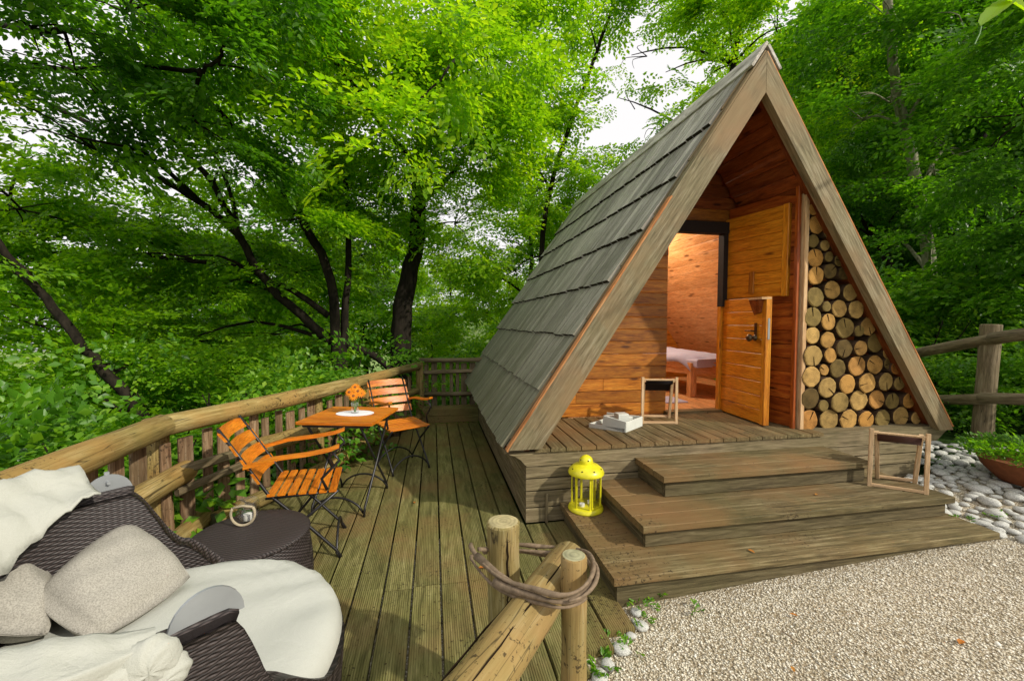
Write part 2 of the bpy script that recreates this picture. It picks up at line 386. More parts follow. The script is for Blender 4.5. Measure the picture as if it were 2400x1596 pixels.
def endgrain(name, tone):
    mt, t, b = newmat(name)
    tc = coords(t, 'Object', (1, 1, 1), False); nn = N(t, "ShaderNodeTexNoise"); nn.inputs['Scale'].default_value = 9
    oi = t.nodes.new("ShaderNodeObjectInfo")
    wv = N(t, "ShaderNodeTexWave", wave_type='RINGS', rings_direction='X'); wv.inputs['Scale'].default_value = 22; wv.inputs['Distortion'].default_value = 2.5; wv.inputs['Detail'].default_value = 2
    t.links.new(tc, wv.inputs['Vector'])
    v2 = coords(t, 'Object', (1, 1, 1), True); n1 = noise(t, v2, 14, 4, .6)
    col = ramp(t, oi.outputs['Random'], [(0, tuple(x*.28 for x in tone)), (.3, (tone[0]*.55, tone[1]*.6, tone[2]*.55)), (.55, tone), (.75, (tone[0]*1.15, tone[1]*.85, tone[2]*.55)), (.88, tuple(min(1, x*1.3) for x in tone)), (1, (tone[0]*.9, tone[1]*.5, tone[2]*.25))])
    col = mixc(t, .45, col, ramp(t, wv.outputs['Fac'], [(.2, .6), (.6, 1.0)]), 'MULTIPLY')
    col = mixc(t, .75, col, ramp(t, n1, [(.3, .35), (.6, 1.05)]), 'MULTIPLY')
    t.links.new(col, b.inputs['Base Color']); b.inputs['Roughness'].default_value = .8; b.inputs['Specular IOR Level'].default_value = .15
    bump(t, n1, b, .4, .004); return mt
M_end = endgrain("log_end_grain", (.44, .285, .095))
M_postend = endgrain("post_end_grain", (.42, .40, .24))
M_bark = plain("log_bark", (.10, .06, .035), .9, 0, .1, var=.5, nscale=25, bumpd=.006)
M_crack = plain("crack_shadow", (.02, .012, .006), .9, 0, .1)
def barkmat(name, a, b_):
    mt, t, b = newmat(name); wp = worldpos(t); mp = N(t, "ShaderNodeMapping"); mp.inputs['Scale'].default_value = (1, 1, .25); t.links.new(wp, mp.inputs[0])
    n = noise(t, mp.outputs[0], 14, 5, .65); t.links.new(ramp(t, n, [(.35, a), (.65, b_)]), b.inputs['Base Color'])
    b.inputs['Roughness'].default_value = .9; b.inputs['Specular IOR Level'].default_value = .15; bump(t, n, b, .7, .015); return mt
M_trunkd = barkmat("dark_bark", (.006, .005, .003), (.028, .022, .015))
M_trunkp = barkmat("pale_bark", (.14, .14, .08), (.32, .31, .21))
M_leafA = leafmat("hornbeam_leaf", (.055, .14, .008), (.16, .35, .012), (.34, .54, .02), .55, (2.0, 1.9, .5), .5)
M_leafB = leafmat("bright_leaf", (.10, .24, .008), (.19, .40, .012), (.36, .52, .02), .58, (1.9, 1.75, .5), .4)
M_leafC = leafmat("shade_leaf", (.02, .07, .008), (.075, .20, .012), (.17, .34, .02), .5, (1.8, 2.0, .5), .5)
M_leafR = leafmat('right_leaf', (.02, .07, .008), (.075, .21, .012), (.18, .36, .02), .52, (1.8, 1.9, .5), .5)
M_leafU = leafmat("undergrowth_leaf", (.035, .11, .01), (.10, .26, .015), (.24, .42, .02), .45, (1.7, 1.8, .5), .5)
M_petal = leafmat("orange_petal", (.75, .22, .01), (.85, .30, .01), (.9, .40, .02), .3, (1.1, 1, 1))
# ------------------------------------------------------------------ ground
def smooth(x, a, b):
    t = np.clip((x-a)/(b-a), 0, 1); return t*t*(3-2*t)
def ground(x, y):
    x = np.asarray(x, float); y = np.asarray(y, float)
    z = -.035+.053*np.clip(x-.95, 0, 8)
    z = z-.10*smooth(y, 2.9, 4.5)*smooth(-x, -5.2, -4)
    left = np.clip(-1.75-x, 0, None); z = z-.55*np.clip(left, 0, 14)-.12*np.clip(left-14, 0, 30)
    back = np.clip(y-6.5, 0, None)*(1-smooth(x, 2, 7)); z = z-.40*np.clip(back, 0, 14)-.1*np.clip(back-14, 0, 60)
    hill = np.clip(x-5.5+.0*y, 0, None); z = z+.30*np.clip(hill-1, 0, 40)*smooth(y, -6, 1)
    z = z-.12*smooth(-x, 1.45, 1.8)
    return z
def gz(x, y): return float(ground(x, y))
def sheet(name, xs, ys, off, mat, **k):
    X, Y = np.meshgrid(xs, ys); Z = ground(X, Y)+off
    if k.pop('rough', 0): Z = Z+NR.normal(0, .02, Z.shape)*np.clip((np.hypot(X, Y)-6)/10, 0, 3)
    V = np.stack([X, Y, Z], -1).reshape(-1, 3); nx, ny = len(xs), len(ys)
    i = (np.arange(ny-1)[:, None]*nx+np.arange(nx-1)[None, :]).ravel()
    return obj(name, mesh_np(name, V, np.stack([i, i+1, i+1+nx, i+nx], 1), mat, smooth=True), None, **k)
def gm_ground():
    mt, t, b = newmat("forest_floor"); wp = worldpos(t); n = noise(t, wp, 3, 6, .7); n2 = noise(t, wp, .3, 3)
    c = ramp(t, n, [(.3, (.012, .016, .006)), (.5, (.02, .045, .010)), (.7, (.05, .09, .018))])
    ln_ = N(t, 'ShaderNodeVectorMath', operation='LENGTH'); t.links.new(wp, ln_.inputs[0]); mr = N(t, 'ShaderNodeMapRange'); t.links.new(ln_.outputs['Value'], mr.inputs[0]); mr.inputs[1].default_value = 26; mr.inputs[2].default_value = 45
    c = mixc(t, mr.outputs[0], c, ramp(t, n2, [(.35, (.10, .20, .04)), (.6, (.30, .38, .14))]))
    t.links.new(c, b.inputs['Base Color']); b.inputs['Roughness'].default_value = 1; b.inputs['Specular IOR Level'].default_value = .05
    bump(t, n, b, 1, .08); return mt
def gm_gravel():
    mt, t, b = newmat("gravel"); wp = worldpos(t)
    vo = N(t, "ShaderNodeTexVoronoi"); vo.inputs['Scale'].default_value = 95; t.links.new(wp, vo.inputs['Vector'])
    sp = N(t, "ShaderNodeSeparateColor"); t.links.new(vo.outputs['Color'], sp.inputs[0])
    c = ramp(t, sp.outputs[0], [(0, (.28, .23, .14)), (.35, (.52, .46, .34)), (.7, (.68, .63, .50)), (1, (.80, .77, .67))])
    c = mixc(t, ramp(t, vo.outputs['Distance'], [(.35, 0.0), (.65, .85)]), c, (.22, .17, .10))
    n = noise(t, wp, 1.2, 4, .6); c = mixc(t, ramp(t, n, [(.5, 0.0), (.7, .35)]), c, (.28, .21, .12))
    t.links.new(c, b.inputs['Base Color']); b.inputs['Roughness'].default_value = .9
    iv = N(t, "ShaderNodeMath", operation='SUBTRACT'); iv.inputs[0].default_value = 1; t.links.new(vo.outputs['Distance'], iv.inputs[1])
    bump(t, iv.outputs[0], b, .9, .008); return mt
M_floor = gm_ground(); M_gravel = gm_gravel()
def spaced(): 
    a = np.concatenate([-np.geomspace(400, 12, 26), np.arange(-11.5, 12, .5), np.geomspace(12.2, 400, 26)]); return a
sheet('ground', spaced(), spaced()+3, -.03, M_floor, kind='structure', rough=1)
gx = np.arange(-5, 5.2, .15); gy = np.arange(-5, 2.95, .15)
gravel = sheet('gravel_path', np.arange(-1.6, 7.1, .15), gy, .0, M_gravel, kind='structure')
# loose gravel stones
def gravel_stones():
    n = 62000
    x = NR.uniform(.35, 5.2, n); y = NR.uniform(.55, 2.3, n)
    keep = (y < 1.80+(x-.924)*.657-.03) | (x > .93)
    keep &= ~((x > .86) & (x < 3.46) & (y > 1.87)); keep &= ~((x > 3.3) & (y > 1.95+.1*np.sin(x*7)))
    keep &= (y*.982+x*.186) > .7
    x = x[keep]; y = y[keep]; n = len(x)
    s = NR.gamma(5, .00055, n)+.0020
    base = np.array([[1, 0, 0], [-1, 0, 0], [0, 1, 0], [0, -1, 0], [0, 0, .8], [0, 0, -.6]], float)
    fc = np.array([[0, 2, 4], [2, 1, 4], [1, 3, 4], [3, 0, 4], [2, 0, 5], [1, 2, 5], [3, 1, 5], [0, 3, 5]])
    a = NR.uniform(0, 6.28, n); ca, sa = np.cos(a), np.sin(a)
    P = base[None]*s[:, None, None]*(1+NR.uniform(-.35, .35, (n, 6, 3)))
    Q = np.stack([P[..., 0]*ca[:, None]-P[..., 1]*sa[:, None], P[..., 0]*sa[:, None]+P[..., 1]*ca[:, None], P[..., 2]], -1)
    Q += np.stack([x, y, ground(x, y)+s*.35], -1)[:, None, :]
    Fc = (fc[None]+(np.arange(n)*6)[:, None, None]).reshape(-1, 3)
    mt, t, b = newmat("pebble"); at_ = N(t, "ShaderNodeAttribute"); at_.attribute_name = "rnd"
    t.links.new(ramp(t, at_.outputs['Fac'], [(0, (.30, .25, .16)), (.25, (.52, .46, .34)), (.7, (.70, .65, .52)), (1, (.84, .81, .71))]), b.inputs['Base Color'])
    b.inputs['Roughness'].default_value = .85
    me = mesh_np("gravel", Q.reshape(-1, 3), Fc, mt, fattr=np.repeat(NR.uniform(0, 1, n), 8))
    obj("gravel", me, None, label="loose pale gravel of the path in front of the steps", kind='stuff')
gravel_stones()
# ------------------------------------------------------------------ deck
SB = .15; X5 = .633
deck = struct('deck')
def railx(y): return -1.60 if y < 2.79 else -1.60+(y-2.79)*1.42/3.18
def edge_y(x): return 1.80+(x-.924)*.657
i0 = -15
for i in range(i0, 7):
    xa = X5+SB*(i-5)+.005; xb = xa+SB-.010; xc = (xa+xb)/2
    ys = max(edge_y(xc), .15)
    ye = 5.92 if xc > -.2 else min(5.92, 2.79+(xc+1.60)*3.18/1.42+.06)
    if xc < -1.58: ye = 2.8
    if xc > X5: ye = 2.82
    if xa > 1.0: continue
    seam = 2.27+.04*R.uniform(-1, 1)
    segs = [(ys, seam-.003), (seam+.003, ye)] if ye > seam+.3 and ys < seam-.2 else [(ys, ye)]
    for a, b in segs:
        if b-a < .05: continue
        plank('deck_board', deck, (xc, a, -.017+R.uniform(-.0012, .0012)), (xc, b, -.017+R.uniform(-.0012, .0012)), SB-.010, .034, M_deck, bev=.004)
# joists and dark void below, edge board
a0 = Vector((-1.2, edge_y(-1.2)+.06, -.085)); a1 = Vector((.98, edge_y(.98)+.06, -.085))
plank('deck_joist', deck, a0, a1, .04, .10, M_raild)
for yy in (2.0, 2.6, 3.3, 4.1, 4.9, 5.6):
    plank('deck_joist', deck, (max(railx(yy), -1.6)+.02, yy, -.085), (.62, yy, -.085), .05, .10, M_raild)
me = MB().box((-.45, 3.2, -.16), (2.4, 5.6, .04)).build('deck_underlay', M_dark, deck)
# raised step at the far end
st = thing('wooden_platform_step', 'low olive plank step across the far end of the deck', 'step', (.24, 6.0, 0))
for k in range(2):
    plank('front_board', st, (-.16, 5.935, .053+.102*k), (.635, 5.935, .053+.102*k), .099, .03, M_deck, up=(0, -1, 0))
for k in range(2):
    plank('top_board', st, (-.16, 5.99+.115*k, .195), (.68, 5.99+.115*k, .195), .11, .028, M_deck)
plank('side_board', st, (-.165, 5.95, .1), (-.165, 6.15, .1), .18, .03, M_deck, up=(1, 0, 0))
# ------------------------------------------------------------------ logs
def log_obj(name, parent, a, b, r, mat=None, n=14, seg=8, wob=.05, taper=.93, seed=None, endmat=None, bend=.012, cap=True):
    a = Vector(a); b = Vector(b); L = (b-a).length; seed = seed if seed is not None else R.randint(0, 9999); rr = random.Random(seed)
    M = basis((a+b)/2, b-a, (0, 0, 1) if abs((b-a).normalized().z) < .9 else (0, 1, 0))
    ph = rr.uniform(0, 6.28); pts = []; rad = []
    for i in range(seg+1):
        t = i/seg; pts.append((L*(t-.5), bend*math.sin(t*4+ph), bend*math.cos(t*3+ph))); rad.append(r*(1-(1-taper)*t)*(1+rr.uniform(-.03, .03)))
    pts = [pts[0]]+pts+[pts[-1]]; rad = [rad[0]*.88]+rad+[rad[-1]*.88]; pts[0] = (pts[0][0]-.006,)+pts[0][1:]; pts[-1] = (pts[-1][0]+.006,)+pts[-1][1:]
    mb = MB(); mb.tube(pts, rad, n, True, 0, wob, seed, 1)
    me = mesh_np(name, mb.v, mb.f, [mat or M_rail, endmat or M_postend], uv=mb.uv, matidx=mb.m)
    me.polygons.foreach_set("use_smooth", np.ones(len(me.polygons), dtype=bool)); me.set_sharp_from_angle(angle=math.radians(50))
    return obj(name, me, parent, M)
# left railing
rl = thing('log_railing', 'peeled log railing with split pickets along the left side of the deck', 'railing', (-1.6, 2.8, 0))
J = Vector((-1.61, 2.79, .80)); E = Vector((-.19, 6.0, .80))
def rail_pt(s, z, off=0.0):   # s metres from joint along far section
    d = (E-J); d.z = 0; d.normalize(); nrm = Vector((-d.y, d.x, 0)); p = J+d*s+nrm*off; p.z = z; return p
LR = ((E-J).length)
log_obj('top_rail', rl, (-1.62, .35, .79), (-1.60, 2.80, .81), .074, taper=.98, seed=3)
log_obj('top_rail', rl, rail_pt(-.05, .80), rail_pt(LR*.55, .80), .066, taper=.95, seed=4)
log_obj('top_rail', rl, rail_pt(LR*.53, .80), rail_pt(LR-.02, .80), .058, taper=.95, seed=5)
log_obj('middle_rail', rl, (-1.62, 1.2, .42), (-1.565, 3.0, .47), .07, seed=6)
log_obj('middle_rail', rl, rail_pt(.62, .48, -.02), rail_pt(1.25, .49, -.04), .068, seed=8)
log_obj('middle_rail', rl, rail_pt(1.2, .45, .02), rail_pt(2.5, .45, .02), .052, seed=9)
log_obj('middle_rail', rl, rail_pt(2.45, .46), rail_pt(LR-.05, .46), .048, seed=10)
for a_, b_ in ((.1, .72), ):
    plank('middle_rail', rl, rail_pt(.12, .50, .0), rail_pt(.85, .47, .0), .05, .06, M_raild, bev=.012)
    plank('middle_rail', rl, rail_pt(.10, .37, .0), rail_pt(.8, .39, .0), .04, .05, M_raild, bev=.01)
log_obj('bottom_rail', rl, (-1.58, 1.3, .05), (-1.55, 3.15, .08), .066, seed=12)
log_obj('bottom_rail', rl, rail_pt(.35, .08, -.02), rail_pt(2.0, .09, -.02), .06, seed=13)
log_obj('bottom_rail', rl, rail_pt(1.95, .09, 0), rail_pt(LR-.05, .10, 0), .048, seed=14)
for p_, h_, r_ in (((-1.70, 1.1), .74, .07), ((-1.70, 2.95), .75, .075)):
    log_obj('post', rl, (p_[0], p_[1], -.6), (p_[0], p_[1], h_), r_, n=10, wob=.10, seed=21)
for s_ in (1.5, 2.35): 
    q = rail_pt(s_, 0, .10); log_obj('post', rl, (q.x, q.y, -.6), (q.x, q.y, .76), .06, n=10, wob=.1)
log_obj('corner_post', rl, (-.20, 6.06, -.6), (-.20, 6.06, .86), .062, n=10, wob=.08)
def picket(parent, p, z0, z1, wd, tang, mat=None):
    lean = R.uniform(-.012, .012); a = Vector((p[0], p[1], z0)); b = Vector((p[0]+lean*tang[0], p[1]+lean*tang[1], z1))
    nrm = Vector((-tang[1], tang[0], 0)).normalized(); t = R.uniform(-.15, .15)
    plank('picket', parent, a, b, wd, .022, mat or M_picket, up=nrm+Vector((tang[0], tang[1], 0))*t, bev=.005)
y = 1.15
while y < 2.85:
    if abs(y-2.95) > .1 and abs(y-1.1) > .08: picket(rl, (-1.685, y), -.15, .70+R.uniform(-.03, .03), R.choice((.085, .10, .115)), (0, 1))
    y += R.uniform(.145, .17)
s = .1; dd = (E-J); dd.z = 0; dd.normalize()
while s < LR-.1:
    if min(abs(s-1.5), abs(s-2.35)) > .075:
        q = rail_pt(s, 0, .075); picket(rl, (q.x, q.y), -.1, .68+R.uniform(-.03, .03), R.choice((.065, .08, .09)), (dd.x, dd.y))
    s += R.uniform(.115, .14)
# far fence
ff = thing('picket_fence', 'dark picket fence with three rails behind the raised deck step', 'fence', (.4, 6.2, 0))
for z_, r_ in ((.885, .035), (.70, .032), (.385, .034)):
    log_obj('rail', ff, (-.2, 6.16, z_), (1.15, 6.18, z_-.01), r_, M_raild, n=8, seg=4)
x = -.10
while x < 1.1:
    wd = R.choice((.05, .06, .085)); plank('picket', ff, (x, 6.215, .16), (x, 6.215, .83+R.uniform(-.01, .01)), wd, .02, M_raild, up=(0, -1, 0)); x += wd+R.uniform(.04, .055)
# ------------------------------------------------------------------ cabin
Y0 = 2.83; XA, ZA, XF, ZF = 2.459, 3.455, .505, .534
SL = math.hypot(XA-XF, ZA-ZF); UX, UZ = (XA-XF)/SL, (ZA-ZF)/SL      # up-slope dir on the left side
ZFL = .54
cab = thing('a_frame_cabin', 'steep timber A-frame cabin with grey shingles, open stable door and log-filled gable', 'cabin', (2.46, 2.83, 0))
def lslope(z, off=0.0): return XF+(z-ZF)*UX/UZ+off
def rslope(z, off=0.0): return 2*XA-lslope(z)-off
# barge boards (rafters) at the front
HX = .235
mb = MB().poly_extrude([(XF, ZF+.012), (XF+HX, ZF+.012), (XA, 3.155), (XA, ZA)], Y0-.045, Y0+.02)
mb.build('bargeboard', M_barge, cab, M=basis((1.48, Y0, 2.0), (UX, 0, UZ), (0, -1, 0)))
mb = MB().poly_extrude([(2*XA-XF, ZF-.02), (XA+.003, ZA), (XA+.003, 3.155), (2*XA-XF-.150, ZF-.02)], Y0-.045, Y0+.02)
mb.build('bargeboard', M_barge, cab, M=basis((3.44, Y0, 2.0), (-UX, 0, UZ), (0, -1, 0)))
nL = Vector((-UZ, 0, UX)); nRr = Vector((UZ, 0, UX))
def Lp(s_, y_, n_): return (XF+UX*s_-UZ*n_, y_, ZF+UZ*s_+UX*n_)
def Rp(s_, y_, n_): return (2*XA-XF-UX*s_+UZ*n_, y_, ZF+UZ*s_+UX*n_)
plank('edge_strip', cab, Lp(.0, Y0-.012, .008), Lp(SL*.62, Y0-.012, .008), .06, .014, M_strip, up=nL)
plank('edge_strip', cab, Lp(SL*.62, Y0-.012, .008), Lp(SL, Y0-.012, .008), .06, .014, M_barge, up=nL)
plank('edge_strip', cab, Rp(.0, Y0-.012, .008), Rp(SL, Y0-.012, .008), .06, .014, M_strip, up=nRr)
# inner rafter frame seen behind right bargeboard
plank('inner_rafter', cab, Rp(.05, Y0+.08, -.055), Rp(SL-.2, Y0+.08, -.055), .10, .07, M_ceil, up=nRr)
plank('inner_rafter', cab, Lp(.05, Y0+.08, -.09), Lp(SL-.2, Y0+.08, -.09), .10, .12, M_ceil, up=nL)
# shingles: left slope as parts, right slope joined
unit_V, unit_F = box_vf(1, 1, 1)
M_butt = plain('mossy_butt', (.035, .028, .018), .9, 0, .1, var=.5, nscale=30)
me_sh = mesh_np('shingle', unit_V, unit_F, [M_shing, M_butt], matidx=[1, 0, 0, 0, 0, 0])
zrows = [.534, .935, 1.32, 1.71, 2.09, 2.50, 2.90, 3.32]
srows = [(z-ZF)/UZ for z in zrows]+[SL]
def rear(s_): return 6.28+.70*min(1, s_/SL)
rsh = MB()
for k in range(7):
    s0 = srows[k]-.01; s1 = min(srows[k+1]+.12, SL-.01) if k < 7 else SL-.01
    y = Y0+.015+R.uniform(0, .01)
    while y < rear(s0):
        wd = R.uniform(.085, .145); yc = y+wd/2
        L = s1-s0+R.uniform(-.004, .004); so = s0+R.uniform(-.008, .008)
        tilt = 0
        for side in (0, 1):
            Pf = Lp if side == 0 else Rp
            a = Vector(Pf(so, yc, .040+R.uniform(-.003, .003))); b = Vector(Pf(so+L, yc, .040-.030))
            M = basis((a+b)/2, b-a, nL if side == 0 else nRr)
            Ms = M @ Matrix.Diagonal((L, wd-R.uniform(.005, .014), .026, 1))
            if side == 0: obj('shingle', me_sh, cab, Ms)
            else: rsh.add([tuple(Ms @ Vector(p)) for p in unit_V], unit_F); rsh.m[-6] = 1
        y += wd
rsh.build('shingles', [M_shing, M_butt], cab, M=basis((3.4, 4.5, 2), (-UX, 0, UZ), nRr), kind='stuff')
# end battens of each course at the front edge (stacked laths)
for k in range(7):
    for j in range(3):
        plank('lath', cab, Lp(srows[k]+.02+.06*j, Y0+.035, .012+.009*j), Lp(srows[k+1]-.01+.06*j, Y0+.035, .004+.009*j), .05, .009, M_barge if j != 1 else M_fascia, up=nL, bev=.001)
# ridge board
plank('ridge_board', cab, Lp(SL-.058, Y0-.05, .036), Lp(SL-.058, 7.0, .036), .225, .022, M_shing, up=nL)
plank('ridge_board', cab, Rp(SL-.066, Y0-.048, .036), Rp(SL-.066, 7.0, .036), .20, .022, M_shing, up=nRr)
# roof deck slabs (thickness) and rear gable
mb = MB(); mb.bar(Lp(.0, 4.6, 0), Lp(SL-.03, 4.6, 0), 3.4, .03, nL); mb.build('roof_slab', M_ceil, cab)
mb = MB(); mb.bar(Rp(.0, 4.6, 0), Rp(SL-.03, 4.6, 0), 3.4, .03, nRr); mb.build('roof_slab', M_ceil, cab)
mb = MB().poly_extrude([(XF+.03, .3), (2*XA-XF-.03, .3), (2*XA-XF-.03, .56), (XA, ZA-.03), (XF+.03, .56)], 6.24, 6.30); mb.build('rear_wall', M_wallw, cab)
# inner lining of right slope: planks along y  (visible over side wall and inside the room)
nrow = int((SL-.3)/.115)
for k in range(nrow):
    s_ = .12+.115*k
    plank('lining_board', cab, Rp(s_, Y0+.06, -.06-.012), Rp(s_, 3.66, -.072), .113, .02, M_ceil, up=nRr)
    plank('lining_board', cab, Rp(s_, 3.76, -.072), Rp(s_, 6.24, -.072), .113, .02, M_in, up=nRr)
mb = MB(); mb.bar(Lp(.1, 4.6, -.07), Lp(SL-.15, 4.6, -.07), 3.3, .02, nL); mb.build('lining_panel', M_in, cab)
# platform: fascia rows
rows = [(.465, .105), (.365, .085), (.275, .085), (.17, .115), (.055, .105)]
for j, (z_, h_) in enumerate(rows):
    if j == 0:
        # top fascia with curved bracket end at the left
        P = [(.52, .515), (.515, .505), (.56, .490), (.60, .462), (.632, .425), (.645, .413), (4.30, .413), (4.40, .50), (4.40, .515)]
        MB().poly_extrude(P, Y0-.004, Y0+.03).build('fascia_board', M_fascia, cab, M=basis((2.4, Y0, .46), (1, 0, 0), (0, -1, 0)))
    else:
        plank('fascia_board', cab, (.642, Y0+.015, z_), (4.12, Y0+.015, z_), h_-.004 if j else h_, .03, M_fascia, up=(0, -1, 0))
        plank('side_board', cab, (.655, Y0+.035, z_), (.655, 6.1, z_), h_-.004, .03, M_fascia, up=(-1, 0, 0))
plank('side_board', cab, (.655, Y0+.035, .465), (.655, 6.1, .465), .10, .03, M_fascia, up=(-1, 0, 0))
MB().box((.56, 4.5, .515), (.14, 3.3, .02)).build('soffit_board', M_fascia, cab)
plank('corner_board', cab, (.79, Y0-.012, .0), (.79, Y0-.012, .21), .02, .012, M_fascia, up=(0, -1, 0))
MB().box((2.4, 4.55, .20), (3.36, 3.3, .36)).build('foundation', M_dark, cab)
# porch floor boards
x = .70
while x < 3.02:
    plank('floor_board', cab, (x+.057, Y0-.02, ZFL-.013+R.uniform(-.001, .001)), (x+.057, 3.68, ZFL-.013), .108, .028, M_deck if x > 9 else M_step, bev=.004); x += .115
# interior floor
x = 1.3
while x < 4.42:
    plank('floor_board', cab, (x, 3.70, ZFL-.018), (x, 6.2, ZFL-.018), .118, .03, M_in, bev=.002); x += .12
plank('threshold', cab, (2.22, 3.70, ZFL+.012), (2.86, 3.70, ZFL+.012), .10, .03, M_step)
# back wall of porch, horizontal boards
YB = 3.70; z_ = ZFL; OX0, OX1, OT = 2.24, 2.80, 2.30
while z_ < 3.2:
    h_ = .118; zc = z_+h_/2
    xl = lslope(zc)+.06; xr = rslope(zc)-.06
    if zc < OT:
        if zc < 1.0 and R.random() < .6:
            xm = xl+.25+R.uniform(0, .5)*(OX0-xl-.3)
            plank('wall_board', cab, (xl, YB+.02, zc), (xm-.002, YB+.02, zc), h_-.003, .03, M_wallw, up=(0, -1, 0), bev=.005)
            plank('wall_board', cab, (xm+.002, YB+.02, zc), (OX0, YB+.02, zc), h_-.003, .03, M_wallw, up=(0, -1, 0), bev=.005)
        else:
            if OX0-xl > .08: plank('wall_board', cab, (xl, YB+.02, zc), (OX0, YB+.02, zc), h_-.003, .03, M_wallw, up=(0, -1, 0), bev=.005)
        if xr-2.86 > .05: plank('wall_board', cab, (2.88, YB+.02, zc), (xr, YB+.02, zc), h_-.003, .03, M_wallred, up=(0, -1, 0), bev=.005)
    elif xr-xl > .1 and zc > OT+.06:
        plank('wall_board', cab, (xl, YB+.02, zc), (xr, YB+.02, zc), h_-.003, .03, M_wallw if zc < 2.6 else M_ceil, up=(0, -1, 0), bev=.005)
    z_ += h_
fr = MB(); fr.box((2.55, YB-.015, OT+.055), (.70, .09, .11)); fr.box((2.825, YB-.012, 1.95), (.05, .08, .72)); fr.build('door_frame', M_dark, cab)
plank('door_post', cab, (2.83, YB-.0, ZFL), (2.83, YB-.0, 1.59), .06, .05, M_door, up=(0, -1, 0))
# side wall of the porch
Aw = Vector((2.90, 3.69, 0)); Bw = Vector((3.025, 2.99, 0)); dw = (Bw-Aw).normalized(); nw = Vector((-dw.y, dw.x, 0)) * -1
z_ = ZFL
while z_ < 2.52:
    h_ = .118; a = Aw.copy(); b = Bw.copy(); a.z = b.z = z_+h_/2
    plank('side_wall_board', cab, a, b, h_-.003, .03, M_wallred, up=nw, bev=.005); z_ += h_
plank('corner_trim', cab, (3.035, 2.965, ZFL), (3.022, 2.965, 2.56), .038, .05, M_pale, up=(0, -1, 0))
plank('corner_trim', cab, (2.985, 2.985, ZFL), (2.975, 2.985, 2.56), .028, .035, M_wallred, up=(0, -1, 0))
# dark backing of the log wall
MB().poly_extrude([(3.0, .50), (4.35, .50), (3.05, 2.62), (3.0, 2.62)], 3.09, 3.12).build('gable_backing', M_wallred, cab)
MB().box((3.7, 2.965, .515), (1.34, .25, .04)).build('log_shelf', M_fascia, cab)
# logs
LOGS = [(143,128,33),(162,220,52),(235,268,32),(142,317,37),(210,343,32),(272,341,32),(155,416,52),(235,410,30),(297,432,34),(157,522,52),(242,495,42),(328,505,40),(155,648,57),(255,607,52),(362,622,48),(220,705,30),(296,718,50),(397,723,50),(138,767,56),(232,797,48),(330,832,57),(415,850,32),(467,823,50),(137,877,48),(228,903,46),(326,955,52),(424,950,42),(513,918,55),(583,980,35),(140,998,60),(243,993,42),(205,1080,32),(286,1072,52),(400,1057,55),(508,1050,52),(592,1042,33),(635,1070,35),(130,1122,58),(226,1185,58),(343,1165,55),(462,1158,56),(572,1150,50),(652,1160,38),(122,1250,60),(203,1292,33),(300,1272,58),(411,1262,56),(518,1255,52),(610,1265,45),(710,1262,42),(115,1380,60),(233,1375,58),(350,1375,57),(455,1378,50),(553,1370,50),(660,1355,52),(752,1365,35)]
_r = random.Random(5); _ex = []
for _ in range(6000):
    ax_, az_ = _r.uniform(120, 860), _r.uniform(130, 1400); r_ = _r.choice((26, 30, 36, 44)); 
    if az_ > 1410-r_: continue
    edge = 195+(az_-128)*.548      # visible inner edge of the right bargeboard in crop units
    if ax_ < edge-10 and ax_ > 120+r_*0: pass
    if ax_ > edge+60 or ax_ < 100+r_: continue
    if all(math.hypot(ax_-a, az_-b) > (c+r_)*1.0 for a, b, c in LOGS+_ex): _ex.append((ax_, az_, r_))
    if len(_ex) >= 34: break
LOGS = LOGS+_ex
for li, (lx, ly, lr) in enumerate(LOGS):
    px = 1850+lx/2.53; py = 440+ly/2.53
    yf = 2.95+R.uniform(-.02, .015)
    p = hit(px, py, 1, yf); q = hit(px, py-lr/2.53, 1, yf); r = (q[2]-p[2])*1.06
    z = p[2]+.035*0
    rr = random.Random(li); n = 14; V = []; rads = [r*(1+rr.uniform(-.05, .05)) for _ in range(n)]
    tilt = (rr.uniform(-.05, .05), rr.uniform(-.05, .05))
    cr = rr.uniform(0, 6.28)
    for ring, (dx, sc_) in enumerate(((-.006, .90), (0.0, 1.0), (.17, 1.0))):
        for k in range(n):
            a = 2*math.pi*k/n; V.append((dx+(tilt[0]*math.cos(a)*r+tilt[1]*math.sin(a)*r if ring < 2 else 0), rads[k]*sc_*math.cos(a), rads[k]*sc_*math.sin(a)))
    Fs = [list(range(n))[::-1]]; mi = [0]
    for ring in range(2):
        for k in range(n):
            a = ring*n+k; b = ring*n+(k+1) % n; Fs.append([a, b, b+n, a+n]); mi.append(0 if ring == 0 else 1)
    me = mesh_np('log', V, Fs, [M_end, M_bark], matidx=mi)
    M = basis((p[0], yf, z), (0, 1, 0), (0, 0, 1))
    lo = obj('log', me, cab, M)
    if rr.random() < .65 and r > .035:      # drying crack
        ca, sa = math.cos(cr), math.sin(cr); wv = .004
        V = [(-.0085, ca*r*.93-sa*wv, sa*r*.93+ca*wv), (-.0085, ca*r*.93+sa*wv, sa*r*.93-ca*wv), (-.0085, ca*r*.05, sa*r*.05), (-.006, ca*r*.4, sa*r*.4)]
        ck = MB().add([(-.0095+tilt[0]*v[1]+tilt[1]*v[2], v[1], v[2]) for v in V[:3]], [[0, 1, 2]])
        me2 = mesh_np('crack', [tuple(p_) for p_ in ck.v]+[(p_[0]+.004, p_[1], p_[2]) for p_ in ck.v], [[0, 1, 2], [5, 4, 3], [0, 3, 4, 1], [1, 4, 5, 2], [2, 5, 3, 0]], M_crack)
        obj('crack', me2, lo, M)
